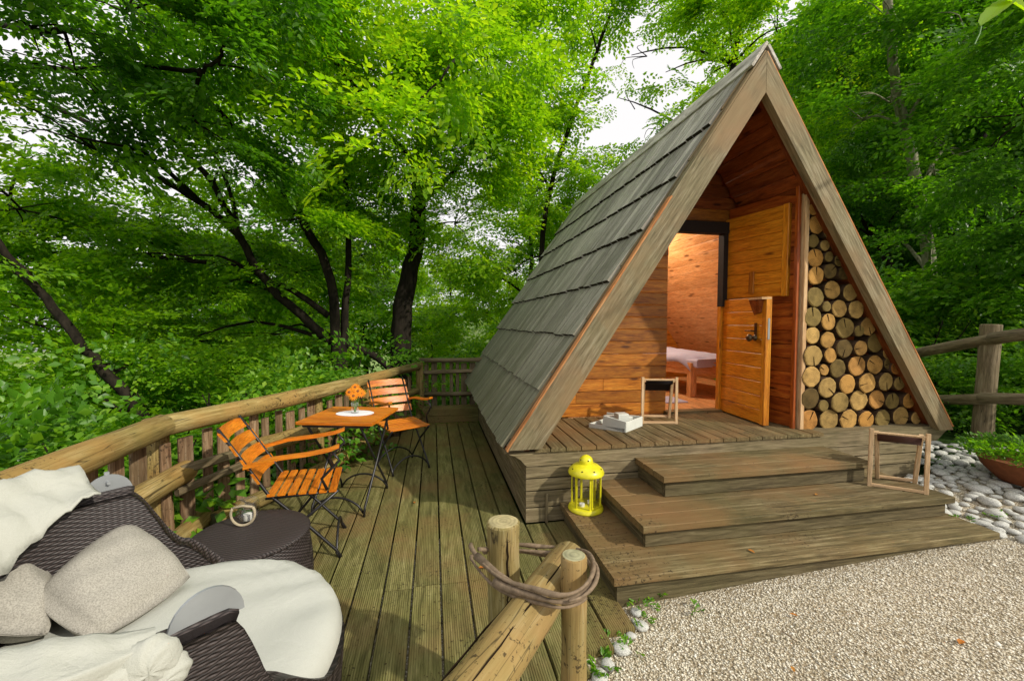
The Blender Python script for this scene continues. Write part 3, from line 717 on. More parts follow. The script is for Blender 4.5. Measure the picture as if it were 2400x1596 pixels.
# stable door leaves
def leaf_door(hx, hy, ang, z0, z1, name, lab):
    Lw = .635; d = Vector((math.cos(ang), math.sin(ang), 0)); nn = Vector((-d.y, d.x, 0))
    base = Vector((hx, hy, z0)); M = basis(base, d, (0, 0, 1))
    MB().bar(base+d*.0+Vector((0, 0, (z1-z0)/2)), base+d*Lw+Vector((0, 0, (z1-z0)/2)), .030, z1-z0, (0, 0, 1)).build(name, M_door, cab, M=M, label=lab)
    door = D.objects[name] if name in D.objects else None
    return base, d, nn, Lw
doors = []
def build_leaf(hx, hy, ang, z0, z1, lab):
    Lw = .635; d = Vector((math.cos(ang), math.sin(ang), 0)); nn = Vector((d.y, -d.x, 0))
    if nn.x > 0: nn = -nn
    base = Vector((hx, hy, z0)); M = basis(base, d, (0, 0, 1)); H = z1-z0; zm = z0+H/2
    core = MB(); a = Vector((hx, hy, zm)); core.bar(a, a+d*Lw, .022, H, (0, 0, 1)); dr = core.build('door', M_door, cab, M=M, label=lab)
    nb = max(3, int(round(H/.118))); h_ = H/nb
    for k in range(nb):
        a = Vector((hx, hy, z0+h_*(k+.5)))+nn*.017
        plank('door_board', dr, a+d*.005, a+d*(Lw-.055), h_-.003, .014, M_door, up=nn, bev=.003)
    a = Vector((hx, hy, zm))+d*(Lw-.026)+nn*.004
    plank('edge_stile', dr, a-Vector((0, 0, H/2)), a+Vector((0, 0, H/2)), .052, .052, M_door, up=nn, bev=.003)
    return dr, d, nn, Lw
lowd, d1, n1, Lw = build_leaf(2.85, 3.69, math.atan2(3.067-3.69, 2.798-2.85), ZFL+.015, 1.655, 'lower door leaf swung open')
upd, d2, n2, _ = build_leaf(2.865, 3.69, math.atan2(3.09-3.69, 2.985-2.865), 1.665, 2.44, 'upper door leaf folded flatter against the wall')
pz = Vector((2.85, 3.69, 1.30))+d1*(Lw-.13)+n1*.03
hb = MB(); hb.lathe([(.001, 0), (.028, 0), (.028, .006), (.012, .01), (.012, .04), (.03, .045), (.034, .06), (.02, .075), (.001, .077)], 14, caps=False)
Mh = basis(pz, Vector((0, 0, 1)).cross(n1), (0, 0, 1)); Mh = Matrix.Translation(pz) @ n1.to_track_quat('Z', 'Y').to_matrix().to_4x4()
me = mesh_np('door_knob', hb.v, hb.f, M_darkmetal, smooth=True); obj('door_knob', me, lowd, Mh)
pl = MB(); pp = Vector((2.85, 3.69, 1.36))+d1*(Lw-.13)+n1*.028; pl.bar(pp-Vector((0, 0, .07)), pp+Vector((0, 0, .07)), .03, .005, n1); pl.tube([pp+n1*.01, pp+n1*.04, pp+n1*.04-d1*.08], .007, 8); pl.build('lock_plate', M_darkmetal, lowd, auto=40)
pe = Vector((2.85, 3.69, 1.38))+d1*(Lw+.001)+n1*.004
plank('strike_plate', lowd, pe-Vector((0, 0, .09)), pe+Vector((0, 0, .09)), .02, .004, M_metal, up=d1)
sh = Vector((2.85, 3.69, 1.64))+d1*(Lw-.17)+n1*.03        # little shelf on top of lower leaf
sb = MB(); sb.bar(sh-d1*.0, sh+d1*.17, .09, .018, (0, 0, 1)); sb.build('ledge', M_pale, lowd)
sb = MB(); c0 = sh+d1*.06-Vector((0, 0, .01)); sb.add([tuple(c0-d1*.05), tuple(c0+d1*.08), tuple(c0+d1*.05-Vector((0, 0, .11))), tuple(c0-d1*.03-Vector((0, 0, .13))), tuple(c0-d1*.05+n1*.05), tuple(c0+d1*.08+n1*.05), tuple(c0+d1*.04+n1*.01-Vector((0, 0, .11))), tuple(c0-d1*.03+n1*.01-Vector((0, 0, .13)))], [[0, 1, 2, 3], [7, 6, 5, 4], [0, 4, 5, 1], [1, 5, 6, 2], [2, 6, 7, 3], [3, 7, 4, 0]]); sb.build('bracket', M_wallred, lowd)
plank('latch_block', upd, Vector((2.865, 3.69, 1.70))+d2*(Lw-.33)+n2*.03, Vector((2.865, 3.69, 1.90))+d2*(Lw-.33)+n2*.03, .05, .02, M_wallw, up=n2)
# interior: bed, added lamp
bed = thing('bed', 'low pine bed with rumpled pale lilac bedding inside the cabin', 'bed', (3.3, 5.0, ZFL))
for (bx, by) in ((3.06, 4.50), (2.60, 5.95), (3.80, 4.50)):
    plank('leg', bed, (bx, by, ZFL), (bx, by, .95), .08, .08, M_in, up=(0, 1, 0))
plank('side_rail', bed, (3.04, 4.53, .88), (2.55, 5.95, .88), .03, .14, M_in)
plank('end_rail', bed, (3.10, 4.49, .88), (3.80, 4.49, .88), .03, .14, M_in)
mb = MB(); gxn = 24
V = []; 
for j in range(gxn+1):
    for i in range(13):
        t = j/gxn; u = i/12; px_ = (3.02*(1-t)+2.53*t)*(1-u)+(3.84*(1-t)+3.5*t)*u; py_ = 4.46*(1-t)+5.95*t
        zz = 1.045+.035*math.sin(u*9+t*5)*math.sin(t*11+u*3)-.10*(abs(2*u-1)**8)-.10*(max(0, 1-t*7))**2
        V.append((px_, py_, zz))
Fs = [[j*13+i, j*13+i+1, (j+1)*13+i+1, (j+1)*13+i] for j in range(gxn) for i in range(12)]
mb.add(V, Fs); o_ = mb.build('duvet', M_sheet, bed, smooth=True)
so_ = o_.modifiers.new("t", 'SOLIDIFY'); so_.thickness = .06; so_.offset = -1
mb = MB(); mb.bar((3.42, 4.50, .945), (3.05, 5.95, .945), .74, .10, (0, 0, 1), bev=.02); mb.build('mattress', M_sheet, bed)
def pillow_obj(name, corners, th, mat, parent=None, n=14, puff=1.0, **k):
    c = [Vector(p) for p in corners]; nrm = (c[2]-c[0]).cross(c[3]-c[1]).normalized()
    if nrm.z < 0: nrm = -nrm
    V = []; Fs = []
    for side in (1, -1):
        for j in range(n+1):
            for i in range(n+1):
                u, v = i/n, j/n; uu, vv = 2*u-1, 2*v-1; rc_ = .17*(uu*vv)**2
                pu = u+.0; p = (c[0]*(1-u)+c[1]*u)*(1-v)+(c[3]*(1-u)+c[2]*u)*v
                cen = (c[0]+c[1]+c[2]+c[3])/4
                e = (1-abs(uu)**2.6)*(1-abs(vv)**2.6)
                pinch = .09*((1-uu*uu)*abs(vv)**2+(1-vv*vv)*abs(uu)**2)
                p = p+(cen-p)*(pinch*.7+rc_)
                wr = .006*math.sin(uu*7+vv*4)*e+.005*math.sin(vv*11-uu*5)*e
                V.append(p+nrm*side*(th*.5*max(e, 0)**.55*puff+wr+.002))
    m_ = (n+1)*(n+1)
    for s_ in range(2):
        for j in range(n):
            for i in range(n):
                a = s_*m_+j*(n+1)+i; f = [a, a+1, a+n+2, a+n+1]; Fs.append(f if s_ == 0 else f[::-1])
    ring = [i for i in range(n+1)]+[j*(n+1)+n for j in range(1, n+1)]+[n*(n+1)+i for i in range(n-1, -1, -1)]+[j*(n+1) for j in range(n-1, 0, -1)]
    for a, b in zip(ring, ring[1:]+ring[:1]): Fs.append([a, b, b+m_, a+m_])
    return obj(name, mesh_np(name, V, Fs, mat, smooth=True), parent, **k)
pillow_obj('bed_pillow', [(2.45, 5.2, .93), (2.9, 5.25, .93), (2.95, 5.6, 1.25), (2.5, 5.55, 1.25)], .16, M_leather, None, label='dark brown pillow propped at the head of the pine bed', cat='pillow')
lamp = thing('unseen_room_lamp', 'unseen white cone lamp added under the cabin ridge to light the room', 'lamp', (2.459, 5.1, 2.9))  # out of view, added to light the room
MB().lathe([(.03, .14), (.05, .13), (.13, 0), (.125, 0), (.045, .12)], 20, (2.459, 5.1, 2.78), caps=False).build('lamp_shade', M_white, lamp, smooth=True)
MB().tube([(2.459, 5.1, 2.9), (2.459, 5.1, 3.3)], .004, 6).build('cord', M_black, lamp)
mt, t, b = newmat("bulb"); b.inputs['Emission Color'].default_value = (1, .72, .42, 1); b.inputs['Emission Strength'].default_value = 30
MB().lathe([(.001, -.035), (.022, -.03), (.034, 0), (.022, .03), (.001, .035)], 12, (2.459, 5.1, 2.82), caps=False).build('bulb', mt, lamp, smooth=True)
pl = D.lights.new('lamp_light', 'POINT'); pl.energy = 130; pl.color = (1, .82, .62); pl.shadow_soft_size = .05
pl.energy = 115; plo = D.objects.new('lamp_light', pl); link(plo, lamp, Matrix.Translation((2.459, 5.1, 2.76)))
rug = MB(); rug.box((2.55, 4.35, ZFL+.005), (.5, .35, .012)); rug.build('rug', M_sheet, None, label='pale rug edge lying on the cabin floor before the bed', cat='rug')
# ------------------------------------------------------------------ steps
stp = thing('entrance_steps', 'three broad weathered wooden steps leading up to the cabin porch', 'steps', (2.2, 2.4, 0))
def stair(x0, x1, y0, z1, zb, nb, bw):
    y = y0
    for k in range(nb):
        wd = bw if y+bw < Y0 else Y0-.006-y
        if wd < .03: break
        plank('tread_board', stp, (x0, y+wd/2, z1-.021), (x1, y+wd/2, z1-.021+R.uniform(-.001, .001)), wd-.005, .042, M_step, bev=.004); y += wd
    plank('riser_board', stp, (x0+.03, y0+.05, (z1-.044+zb)/2), (x1-.03, y0+.05, (z1-.044+zb)/2), z1-.046-zb, .03, M_riser_shade, up=(0, -1, 0))
    plank('side_board', stp, (x0+.045, y0+.07, (z1-.044+zb)/2), (x0+.045, Y0-.01, (z1-.044+zb)/2), z1-.046-zb, .03, M_riser_shade, up=(-1, 0, 0))
    plank('side_board', stp, (x1-.045, y0+.07, (z1-.044+zb)/2), (x1-.045, Y0-.01, (z1-.044+zb)/2), z1-.046-zb, .03, M_riser_shade, up=(1, 0, 0))
stair(.890, 3.43, 1.905, .14, -.08, 7, .142)
stair(1.160, 3.40, 2.115, .28, .142, 6, .142)
stair(1.465, 3.12, 2.425, .43, .282, 4, .135)
# ------------------------------------------------------------------ small objects
# yellow lantern
lp = hit(1368, 1184, 2, .14); lx, ly = lp[0]-.005, 2.69
lan = thing('yellow_lantern', 'bright yellow metal and glass candle lantern on the lowest step corner', 'lantern', (lx, ly, .14))
B = lambda: MB()
B().lathe([(.001, .0), (.118, .0), (.122, .008), (.118, .022), (.108, .030), (.001, .030)], 32, (lx, ly, .14), caps=False).build('base', M_yellow, lan, auto=40)
B().lathe([(.100, .250), (.122, .252), (.124, .262), (.112, .285), (.085, .308), (.052, .318), (.047, .320), (.047, .338), (.044, .352), (.030, .368), (.010, .378), (.001, .379)], 32, (lx, ly, .14), caps=False).build('roof', M_yellow, lan, auto=40)
for k in range(6):
    a = math.radians(-100+60*k+8); ca, sa = math.cos(a), math.sin(a)
    plank('post', lan, (lx+.098*ca, ly+.098*sa, .168), (lx+.098*ca, ly+.098*sa, .394), .016, .008, M_yellow, up=(ca, sa, 0), bev=.001)
    a2 = a+math.radians(30); r2 = .098*math.cos(math.radians(30)); cc, s2 = math.cos(a2), math.sin(a2)
    g = MB().bar((lx+r2*cc, ly+r2*s2, .172), (lx+r2*cc, ly+r2*s2, .390), .092, .002, (cc, s2, 0)); g.build('glass_pane', M_glass, lan)
a = math.radians(-92+30); 
ca, sa = math.cos(math.radians(-62)), math.sin(math.radians(-62)); r2 = .094; tx, ty = -sa, ca
dpts = [(-.042, .178), (.042, .178), (.042, .385), (-.042, .385)]
dm = MB()
for (u0, z0), (u1, z1) in zip(dpts, dpts[1:]+dpts[:1]):
    dm.bar((lx+r2*ca+tx*u0, ly+r2*sa+ty*u0, z0), (lx+r2*ca+tx*u1, ly+r2*sa+ty*u1, z1), .007, .007, (ca, sa, 0))
dm.build('lantern_door', M_yellow, lan)
for k in range(8):
    a = math.radians(45*k-80); ca, sa = math.cos(a), math.sin(a)
    B().lathe([(.001, 0), (.0055, 0), (.0055, .003), (.001, .003)], 8).build('vent_hole', M_dark, lan, M=None) if False else None
    me = D.meshes.get('vent_hole') or mesh_np('vent_hole', *((lambda q: (q.v, q.f))(MB().lathe([(.001, 0), (.0052, 0), (.0052, .004), (.001, .004)], 8))), M_dark)
    nv = Vector((ca*.62, sa*.62, .78)); obj('vent_hole', me, lan, Matrix.Translation((lx+.103*ca, ly+.103*sa, .14+.2905)) @ nv.to_track_quat('Z', 'Y').to_matrix().to_4x4())
for k in range(5):
    a = math.radians(72*k-92); ca, sa = math.cos(a), math.sin(a); nv = Vector((ca, sa, .35))
    obj('vent_hole', me, lan, Matrix.Translation((lx+.0425*ca, ly+.0425*sa, .14+.349)) @ nv.to_track_quat('Z', 'Y').to_matrix().to_4x4())
for dx, dy in ((-.035, -.02), (.035, .01)):
    o = MB().lathe([(.001, 0), (.019, 0), (.019, .018), (.016, .019), (.001, .017)], 14, (lx+dx, ly+dy, .171), caps=False).build('tealight', M_candle, None, auto=40)
    o['label'] = 'white tealight standing in the yellow lantern, %s one' % ('left' if dx < 0 else 'right'); o['category'] = 'candle'; o['group'] = 'tealights in the yellow lantern'
# folding stools
def stool(label, fl, frt, bl, br, h, mat, hang, drop):
    """fl,frt front-bottom corners, bl,br back-bottom corners"""
    fl, frt, bl, br = [Vector(p) for p in (fl, frt, bl, br)]
    cen = (fl+frt+bl+br)/4; t = thing('folding_stool', label, 'stool', cen)
    mid_l = (fl+bl)/2; mid_r = (frt+br)/2; up = Vector((0, 0, h)); 
    ftl = fl.lerp(bl, .05)+up; ftr = frt.lerp(br, .05)+up; btl = fl.lerp(bl, .38)+up*.93; btr = frt.lerp(br, .38)+up*.93
    ins = (frt-fl).normalized()*.022
    for nm, a, b in (('leg', fl, ftl), ('leg', frt, ftr), ('leg', bl+ins, btl+ins), ('leg', br-ins, btr-ins)):
        plank(nm, t, a, b+Vector((0, 0, .012)), .024, .018, M_stool, up=(frt-fl).cross(up), bev=.002)
    for nm, a, b in (('crossbar', fl+up*.03, frt+up*.03), ('crossbar', bl+ins+up*.04, br-ins+up*.04)):
        plank(nm, t, a, b, .016, .020, M_stool, bev=.002)
    tb = MB(); tb.tube([ftl-up*.03, ftr-up*.03], .009, 8); tb.tube([btl-up*.03, btr-up*.03], .009, 8); tb.build('seat_rod', M_stool, t, auto=40)
    V = []; nn_ = 8; e1 = (ftr-ftl).normalized()*.03
    for i in range(nn_+1):
        u = i/nn_; sag = drop*math.sin(math.pi*u); V.append((ftl+e1)*(1-u)+(btl+e1)*u+Vector((0, 0, .0-.03*h-sag))); V.append((ftr-e1)*(1-u)+(btr-e1)*u+Vector((0, 0, -.03*h-sag)))
    o = MB().add(V, [[2*i, 2*i+1, 2*i+3, 2*i+2] for i in range(nn_)]).build('seat_cloth', mat, t, smooth=True)
    sd = o.modifiers.new('t', 'SOLIDIFY'); sd.thickness = .004
    if hang:
        a, b = btl+e1+Vector((0, 0, -.02)), btr-e1+Vector((0, 0, -.02)); c_, d_ = bl.lerp(fl, .2)+up*(1-hang)+e1, br.lerp(frt, .2)+up*(1-hang)-e1
        o = MB().add([a, b, d_, c_], [[0, 1, 2, 3]]).build('seat_flap', mat, t); sd = o.modifiers.new('t', 'SOLIDIFY'); sd.thickness = .004
    return t
stool('small beech folding stool with brown leather seat standing on the middle step', (3.033, 2.38, .28), (3.262, 2.19, .28), (3.22, 2.50, .28), (3.43, 2.35, .28), .395, M_leather, .16, .05)
stool('beech folding stool with black cloth seat on the porch boards by the doorway', (1.81, 3.36, ZFL), (2.10, 3.30, ZFL), (1.90, 3.58, ZFL), (2.19, 3.52, ZFL), .40, M_leatherk, .33, .03)
# white tray
tr = thing('wooden_tray', 'white painted slatted wooden tray lying on the porch floor', 'tray', (1.53, 3.26, ZFL))
c0, cl, crr = Vector((1.527, 3.105, ZFL)), Vector((1.30, 3.315, ZFL)), Vector((1.76, 3.275, ZFL)); cb = cl+crr-c0
def side(a, b, h, t=.012): plank('side_panel', tr, a+Vector((0, 0, h/2)), b+Vector((0, 0, h/2)), t, h, M_white)
side(c0, cl, .035); side(c0, crr, .085); side(c0.lerp(cl, .0), c0.lerp(cl, .62)+Vector((0, 0, .03)), .09); side(crr, cb, .085); side(cl, cb, .035)
e1 = (cl-c0); e2 = (crr-c0)
MB().add([c0+Vector((0, 0, .006)), crr+Vector((0, 0, .006)), cb+Vector((0, 0, .006)), cl+Vector((0, 0, .006))], [[0, 1, 2, 3]]).build('bottom', M_white, tr)
for u, v, s_, h in ((.3, .4, .09, .13), (.62, .45, .08, .095), (.3, .75, .07, .09)):
    p = c0+e1*u+e2*v; MB().bar(p+Vector((-s_/2, 0, h/2)), p+Vector((s_/2, 0, h/2)), s_, h, (0, 0, 1), bev=.006).build('compartment', M_white, tr)
# ------------------------------------------------------------------ table + chairs
def P2(c, rz, x, y, z): 
    ca, sa = math.cos(rz), math.sin(rz); return Vector((c[0]+ca*x-sa*y, c[1]+sa*x+ca*y, c[2]+z))
TC = (-.645, 3.455, 0); TR = math.radians(-14.5)
tab = thing('bistro_table', 'square orange-stained bistro table on black iron legs by the railing', 'table', TC)
pt = lambda x, y, z: P2(TC, TR, x, y, z)
TH = .70
for k in range(7):
    yy = -.283+.081*k+.0405
    plank('top_slat', tab, pt(-.283, yy, TH-.012), pt(.283, yy, TH-.012), .0795, .022, M_table, bev=.002)
fm = MB()
for sx in (-.24, .24): fm.bar(pt(sx, -.26, TH-.033), pt(sx, .26, TH-.033), .02, .018)
for sy in (-.26, .26): fm.bar(pt(-.24, sy, TH-.033), pt(.24, sy, TH-.033), .02, .018)
fm.build('top_frame', M_black, tab)
for sx in (-.20, .20):
    for s2 in (1, -1):
        q = MB(); q.tube([pt(sx+.012*s2, .25*s2, TH-.04), pt(sx+.012*s2, 0, TH*.5), pt(sx+.012*s2, -.25*s2, .06), pt(sx+.012*s2, -.265*s2, 0.0)], .009, 8); q.build('leg', M_black, tab, smooth=True)
for s2 in (1, -1):
    q = MB(); pts = []
    for i in range(11):
        t = i/10; pts.append(pt(-.20+.40*t, -.245*s2, .02+.11*math.sin(math.pi*t)**.6)); 
    q.tube(pts, .008, 8); q.build('arched_stretcher', M_black, tab, smooth=True)
# doily, vase, flowers
dz = TH+.003; vc = pt(0.02, .03, 0)
o = MB().lathe([(.001, 0), (.13, 0), (.131, .001), (.13, .002), (.001, .002)], 28, (0, 0, 0), caps=False, sx=1.15, sy=.8)
o = o.build('doily', M_doily, None, M=None); o.matrix_local = Matrix.Translation((vc.x, vc.y, TH)) @ Matrix.Rotation(TR, 4, 'Z'); o['label'] = 'white oval paper doily under the flower glass on the table'; o['category'] = 'doily'
vs_ = thing('flower_vase', 'small clear glass of water holding the orange blooms on the table', 'vase', (vc.x, vc.y, TH))
MB().lathe([(.001, .003), (.028, .003), (.033, .05), (.034, .09), (.0325, .09), (.031, .05), (.026, .008), (.001, .008)], 20, (vc.x, vc.y, TH), caps=False).build('glass', M_glass, vs_, smooth=True)
fl_ = thing('flower_bunch', 'bunch of orange gerbera flowers with green leaves in a glass on the table', 'flowers', (vc.x, vc.y, TH+.01))
M_stem = plain('flower_stem', (.08, .20, .03), .6); M_eye = plain('flower_eye', (.20, .07, .02), .8)
for k, (dx, dy, hh) in enumerate(((-.035, -.01, .17), (.03, -.03, .18), (.045, .02, .155), (0, .03, .20), (.0, -.045, .145))):
    top = Vector((vc.x+dx, vc.y+dy, TH+hh)); MB().tube([(vc.x+dx*.1, vc.y+dy*.1, TH+.012), (vc.x+dx*.5, vc.y+dy*.5, TH+.09), top], .0025, 6).build('stem', M_stem, fl_)
    nv = Vector((dx*6-.1, -.75+dy*4, .5)).normalized(); Q = nv.to_track_quat('Z', 'Y').to_matrix().to_4x4(); mb = MB(); V = []; Fs = []
    for ring, (r_, n_, zz) in enumerate(((.044, 16, .004), (.034, 13, .010))):
        for i in range(n_):
            a = 2*math.pi*i/n_+ring*.2; wq = math.pi/n_*.85
            b0 = len(V); V += [(0, 0, zz*.5), (.6*r_*math.cos(a-wq), .6*r_*math.sin(a-wq), zz+.003), (r_*math.cos(a), r_*math.sin(a), zz-.002), (.6*r_*math.cos(a+wq), .6*r_*math.sin(a+wq), zz+.003)]; Fs.append([b0, b0+1, b0+2, b0+3])
    Mq = Matrix.Translation(top) @ Q
    me = mesh_np('petals', V, np.array(Fs), M_petal, fattr=NR.uniform(0, 1, len(Fs))); obj('petals', me, fl_, Mq)
    e = MB().lathe([(.012, .008), (.009, .014), (.001, .016)], 10, caps=False); obj('flower_eye', mesh_np('flower_eye', e.v, e.f, M_eye), fl_, Mq)
def chair(label, c, rz, name='bistro_chair'):
    """faces local +x"""
    t = thing(name, label, 'chair', c, group='orange slatted bistro chairs'); q = lambda x, y, z: P2(c, rz, x, y, z)
    for k in range(7):
        xx = -.17+.055*k; zz = .425+.006*math.cos(k/6*math.pi)
        plank('seat_slat', t, q(xx, -.20, zz), q(xx, .20, zz), .042, .016, M_table, bev=.003)
    upn = q(-1, 0, .6)-q(0, 0, 0)
    for k in range(4):
        tt = k/3; bx = -.235-.155*tt; bz = .535+.255*tt
        mb = MB(); V = []; n = 8
        for i in range(n+1):
            u = -1+2*i/n; yy = .205*u; xo = bx+.028*(u*u)-.02; rnd = (.5 if (k == 3 and abs(u) > .9) else 1)
            hgt = .030*rnd if k == 3 else .030
            V += [q(xo-.007, yy, bz-.030), q(xo+.007, yy, bz-.030), q(xo+.007-.034, yy, bz+hgt), q(xo-.007-.034, yy, bz+hgt)]
        Fs = [[4*i+j, 4*i+(j+1) % 4, 4*i+4+(j+1) % 4, 4*i+4+j] for i in range(n) for j in range(4)]+[[3, 2, 1, 0], [4*n, 4*n+1, 4*n+2, 4*n+3]]
        mb.add(V, Fs).build('back_slat', M_table, t, auto=40, M=basis(q(bx, 0, bz), q(0, 1, 0)-q(0, 0, 0), upn))
    for sy in (-1, 1):
        y1 = .185*sy
        m_ = MB(); m_.tube([q(-.425, y1, .83), q(-.31, y1, .64), q(-.19, y1, .44), q(.02, y1, .22), q(.17, y1, .05), q(.20, y1, .0)], .009, 8); m_.build('back_leg_bar', M_black, t, smooth=True)
        m_ = MB(); m_.tube([q(.19, y1*1.02, .415), q(.0, y1*1.02, .26), q(-.17, y1*1.02, .06), q(-.20, y1*1.02, 0)], .009, 8); m_.build('front_leg_bar', M_black, t, smooth=True)
        m_ = MB(); m_.tube([q(-.20, y1, .41), q(.19, y1, .41)], .008, 8); m_.build('seat_bar', M_black, t, smooth=True)
        m_ = MB(); m_.tube([q(.16, y1*1.1, .655), q(.20, y1*1.1, .60), q(.10, y1*1.1, .50), q(.13, y1*1.1, .43)], .009, 8); m_.build('arm_support', M_black, t, smooth=True)
        mb = MB(); pts = [(-.30, .60), (-.15, .635), (.02, .645), (.14, .66), (.20, .68)]; V = []
        for (xx, zz) in pts: V += [q(xx, y1*1.12-.017, zz), q(xx, y1*1.12+.017, zz), q(xx, y1*1.12+.017, zz+.020), q(xx, y1*1.12-.017, zz+.020)]
        n = len(pts)-1; Fs = [[4*i+j, 4*i+(j+1) % 4, 4*i+4+(j+1) % 4, 4*i+4+j] for i in range(n) for j in range(4)]+[[3, 2, 1, 0], [4*n, 4*n+1, 4*n+2, 4*n+3]]
        mb.add(V, Fs).build('armrest', M_table, t, auto=40, M=basis(q(0, y1, .66), q(1, 0, 0)-q(0, 0, 0), (0, 0, 1)))
    for xx in (.19, -.19):
        m_ = MB(); pts = [q(xx, -.187, .0)]+[q(xx*.92, -.187+.374*i/10, .03+.12*math.sin(math.pi*i/10)**.7) for i in range(11)]+[q(xx, .187, .0)]; m_.tube(pts, .008, 8); m_.build('arched_foot', M_black, t, smooth=True)
    return t
chair('orange slatted folding chair with armrests beside the wicker drum table', (-.78, 2.79, 0), math.radians(7))
chair('orange slatted folding chair with armrests at the far side of the table', (-.30, 4.20, 0), math.radians(-62))
# ------------------------------------------------------------------ wicker daybed, drum table
SC = Vector((-.832, 1.385, 0)); SR = .555; ang0 = math.atan2(.65, .76)       # open side direction
day = thing('wicker_daybed', 'round dark brown wicker daybed with folded cream canopy on the deck', 'daybed', SC)
def smooth1(t): return t*t*(3-2*t)
def wall_top(th):
    """height of wicker wall at angle th from the open direction"""
    a = abs((th+math.pi) % (2*math.pi)-math.pi); a = math.degrees(a)
    near = ((th+math.pi) % (2*math.pi)-math.pi) < 0
    a1, a2 = (74, 46) if near else (68, 42)
    if a > 86: return .775
    if a > a1: return .775-.235*smooth1((86-a)/(86-a1))**.9
    if a > a2: return .54-.18*smooth1((a1-a)/(a1-a2))**.7
    return .36
def wicker_wall(r0, r1, zb, flip, nT=220, nZ=40, name='wicker_shell'):
    V = []; uv = []
    for i in range(nT+1):
        th = -math.pi+2*math.pi*i/nT; zt = wall_top(th)
        for j in range(nZ+1):
            z = zb+(zt-zb)*j/nZ; rr = r0+(r1-r0)*(z-zb)/.75
            rr += .0022*math.sin(i*math.pi/1.5+(j % 2)*math.pi)
            a = ang0+th; V.append((SC.x+rr*math.cos(a), SC.y+rr*math.sin(a), z)); uv.append((th*r0, z))
    Fs = []
    for i in range(nT):
        for j in range(nZ):
            a = i*(nZ+1)+j; f = [a, a+nZ+1, a+nZ+2, a+1]; Fs.append(f if not flip else f[::-1])
    return V, Fs, uv, nT, nZ
V1, F1, U1, nT, nZ = wicker_wall(SR-.05, SR+.01, .02, False)
V2, F2, U2, _, _ = wicker_wall(SR-.10, SR-.045, .20, True)
mb = MB(); mb.add(V1, F1, 0, U1); mb.add(V2, F2, 0, U2)
off = len(V1); rim = [[i*(nZ+1)+nZ, (i+1)*(nZ+1)+nZ, off+(i+1)*(nZ+1)+nZ, off+i*(nZ+1)+nZ][::-1] for i in range(nT)]
mb.f.extend(rim); mb.m.extend([0]*len(rim)); mb.build('wicker_shell', M_wicker, day, smooth=True)
# top rim roll
pts = []
for i in range(-56, 57):
    th = math.pi+math.radians(i*1.7); a = ang0+th; r_ = SR-.02; pts.append((SC.x+r_*math.cos(a), SC.y+r_*math.sin(a), wall_top(th)+.002))
MB().tube(pts, .024, 8).build('wicker_rim', M_wicker, day, smooth=True)
# seat cushion (round, slightly domed and wrinkled)
V = [(SC.x, SC.y, .455)]; nA, nRr_ = 72, 16; Fs = []
for j in range(1, nRr_+1):
    for i in range(nA):
        a = 2*math.pi*i/nA; f = j/nRr_
        if f <= .86: r_ = f/.86*.49; z = .455-.012*f*f
        else:
            g_ = (f-.86)/.14; r_ = .49+.025*math.sin(g_*math.pi*.9); z = .443-.10*g_+.0
        xx, yy = r_*math.cos(a), r_*math.sin(a)
        z += .0075*math.sin(34*(xx*.35-yy*.93)+4*math.sin(6*yy+2*xx))*max(0, 1-abs(f-.75)*2.2)
        V.append((SC.x+xx+.01, SC.y+yy+.008, z))
Fs = [[0, 1+i, 1+(i+1) % nA] for i in range(nA)]+[[1+(j-1)*nA+i, 1+j*nA+i, 1+j*nA+(i+1) % nA, 1+(j-1)*nA+(i+1) % nA] for j in range(1, nRr_) for i in range(nA)]
MB().add(V, Fs).build('seat_cushion', M_cush, day, smooth=True)
# grey pivot plates
def hinge_plate(th, lab=None):
    a = ang0+th; ca, sa = math.cos(a), math.sin(a); c = Vector((SC.x+(SR-.015)*ca, SC.y+(SR-.015)*sa, wall_top(th)+.006)); tan = Vector((-sa, ca, 0))
    pz = MB(); V = []; n = 14; r_ = .070
    for s_ in (-.004, .004):
        for i in range(n+1):
            b = math.pi*i/n; V.append(c+tan*(r_*math.cos(b))+Vector((0, 0, 1))*(r_*1.1*math.sin(b))+Vector((ca, sa, 0))*s_)
    m_ = n+1; Fs = [list(range(m_)), list(range(m_, 2*m_))[::-1]]+[[i, i+m_, (i+1) % m_+m_, (i+1) % m_] for i in range(m_)]
    pz.add(V, Fs); h = pz.build('pivot_plate', M_metal, day)
    if th < 0: return
    pz = MB(); pz.bar(c+Vector((ca, sa, 0))*.012, c+Vector((ca, sa, 0))*.012+Vector((0, 0, .085)), .014, .012, (ca, sa, 0)); pz.tube([c+Vector((ca, sa, 0))*-.02+Vector((0, 0, .05)), c+Vector((ca, sa, 0))*.03+Vector((0, 0, .05))], .006, 8); pz.build('pivot_arm', M_metal, h)
hinge_plate(math.radians(92)); hinge_plate(math.radians(-90))
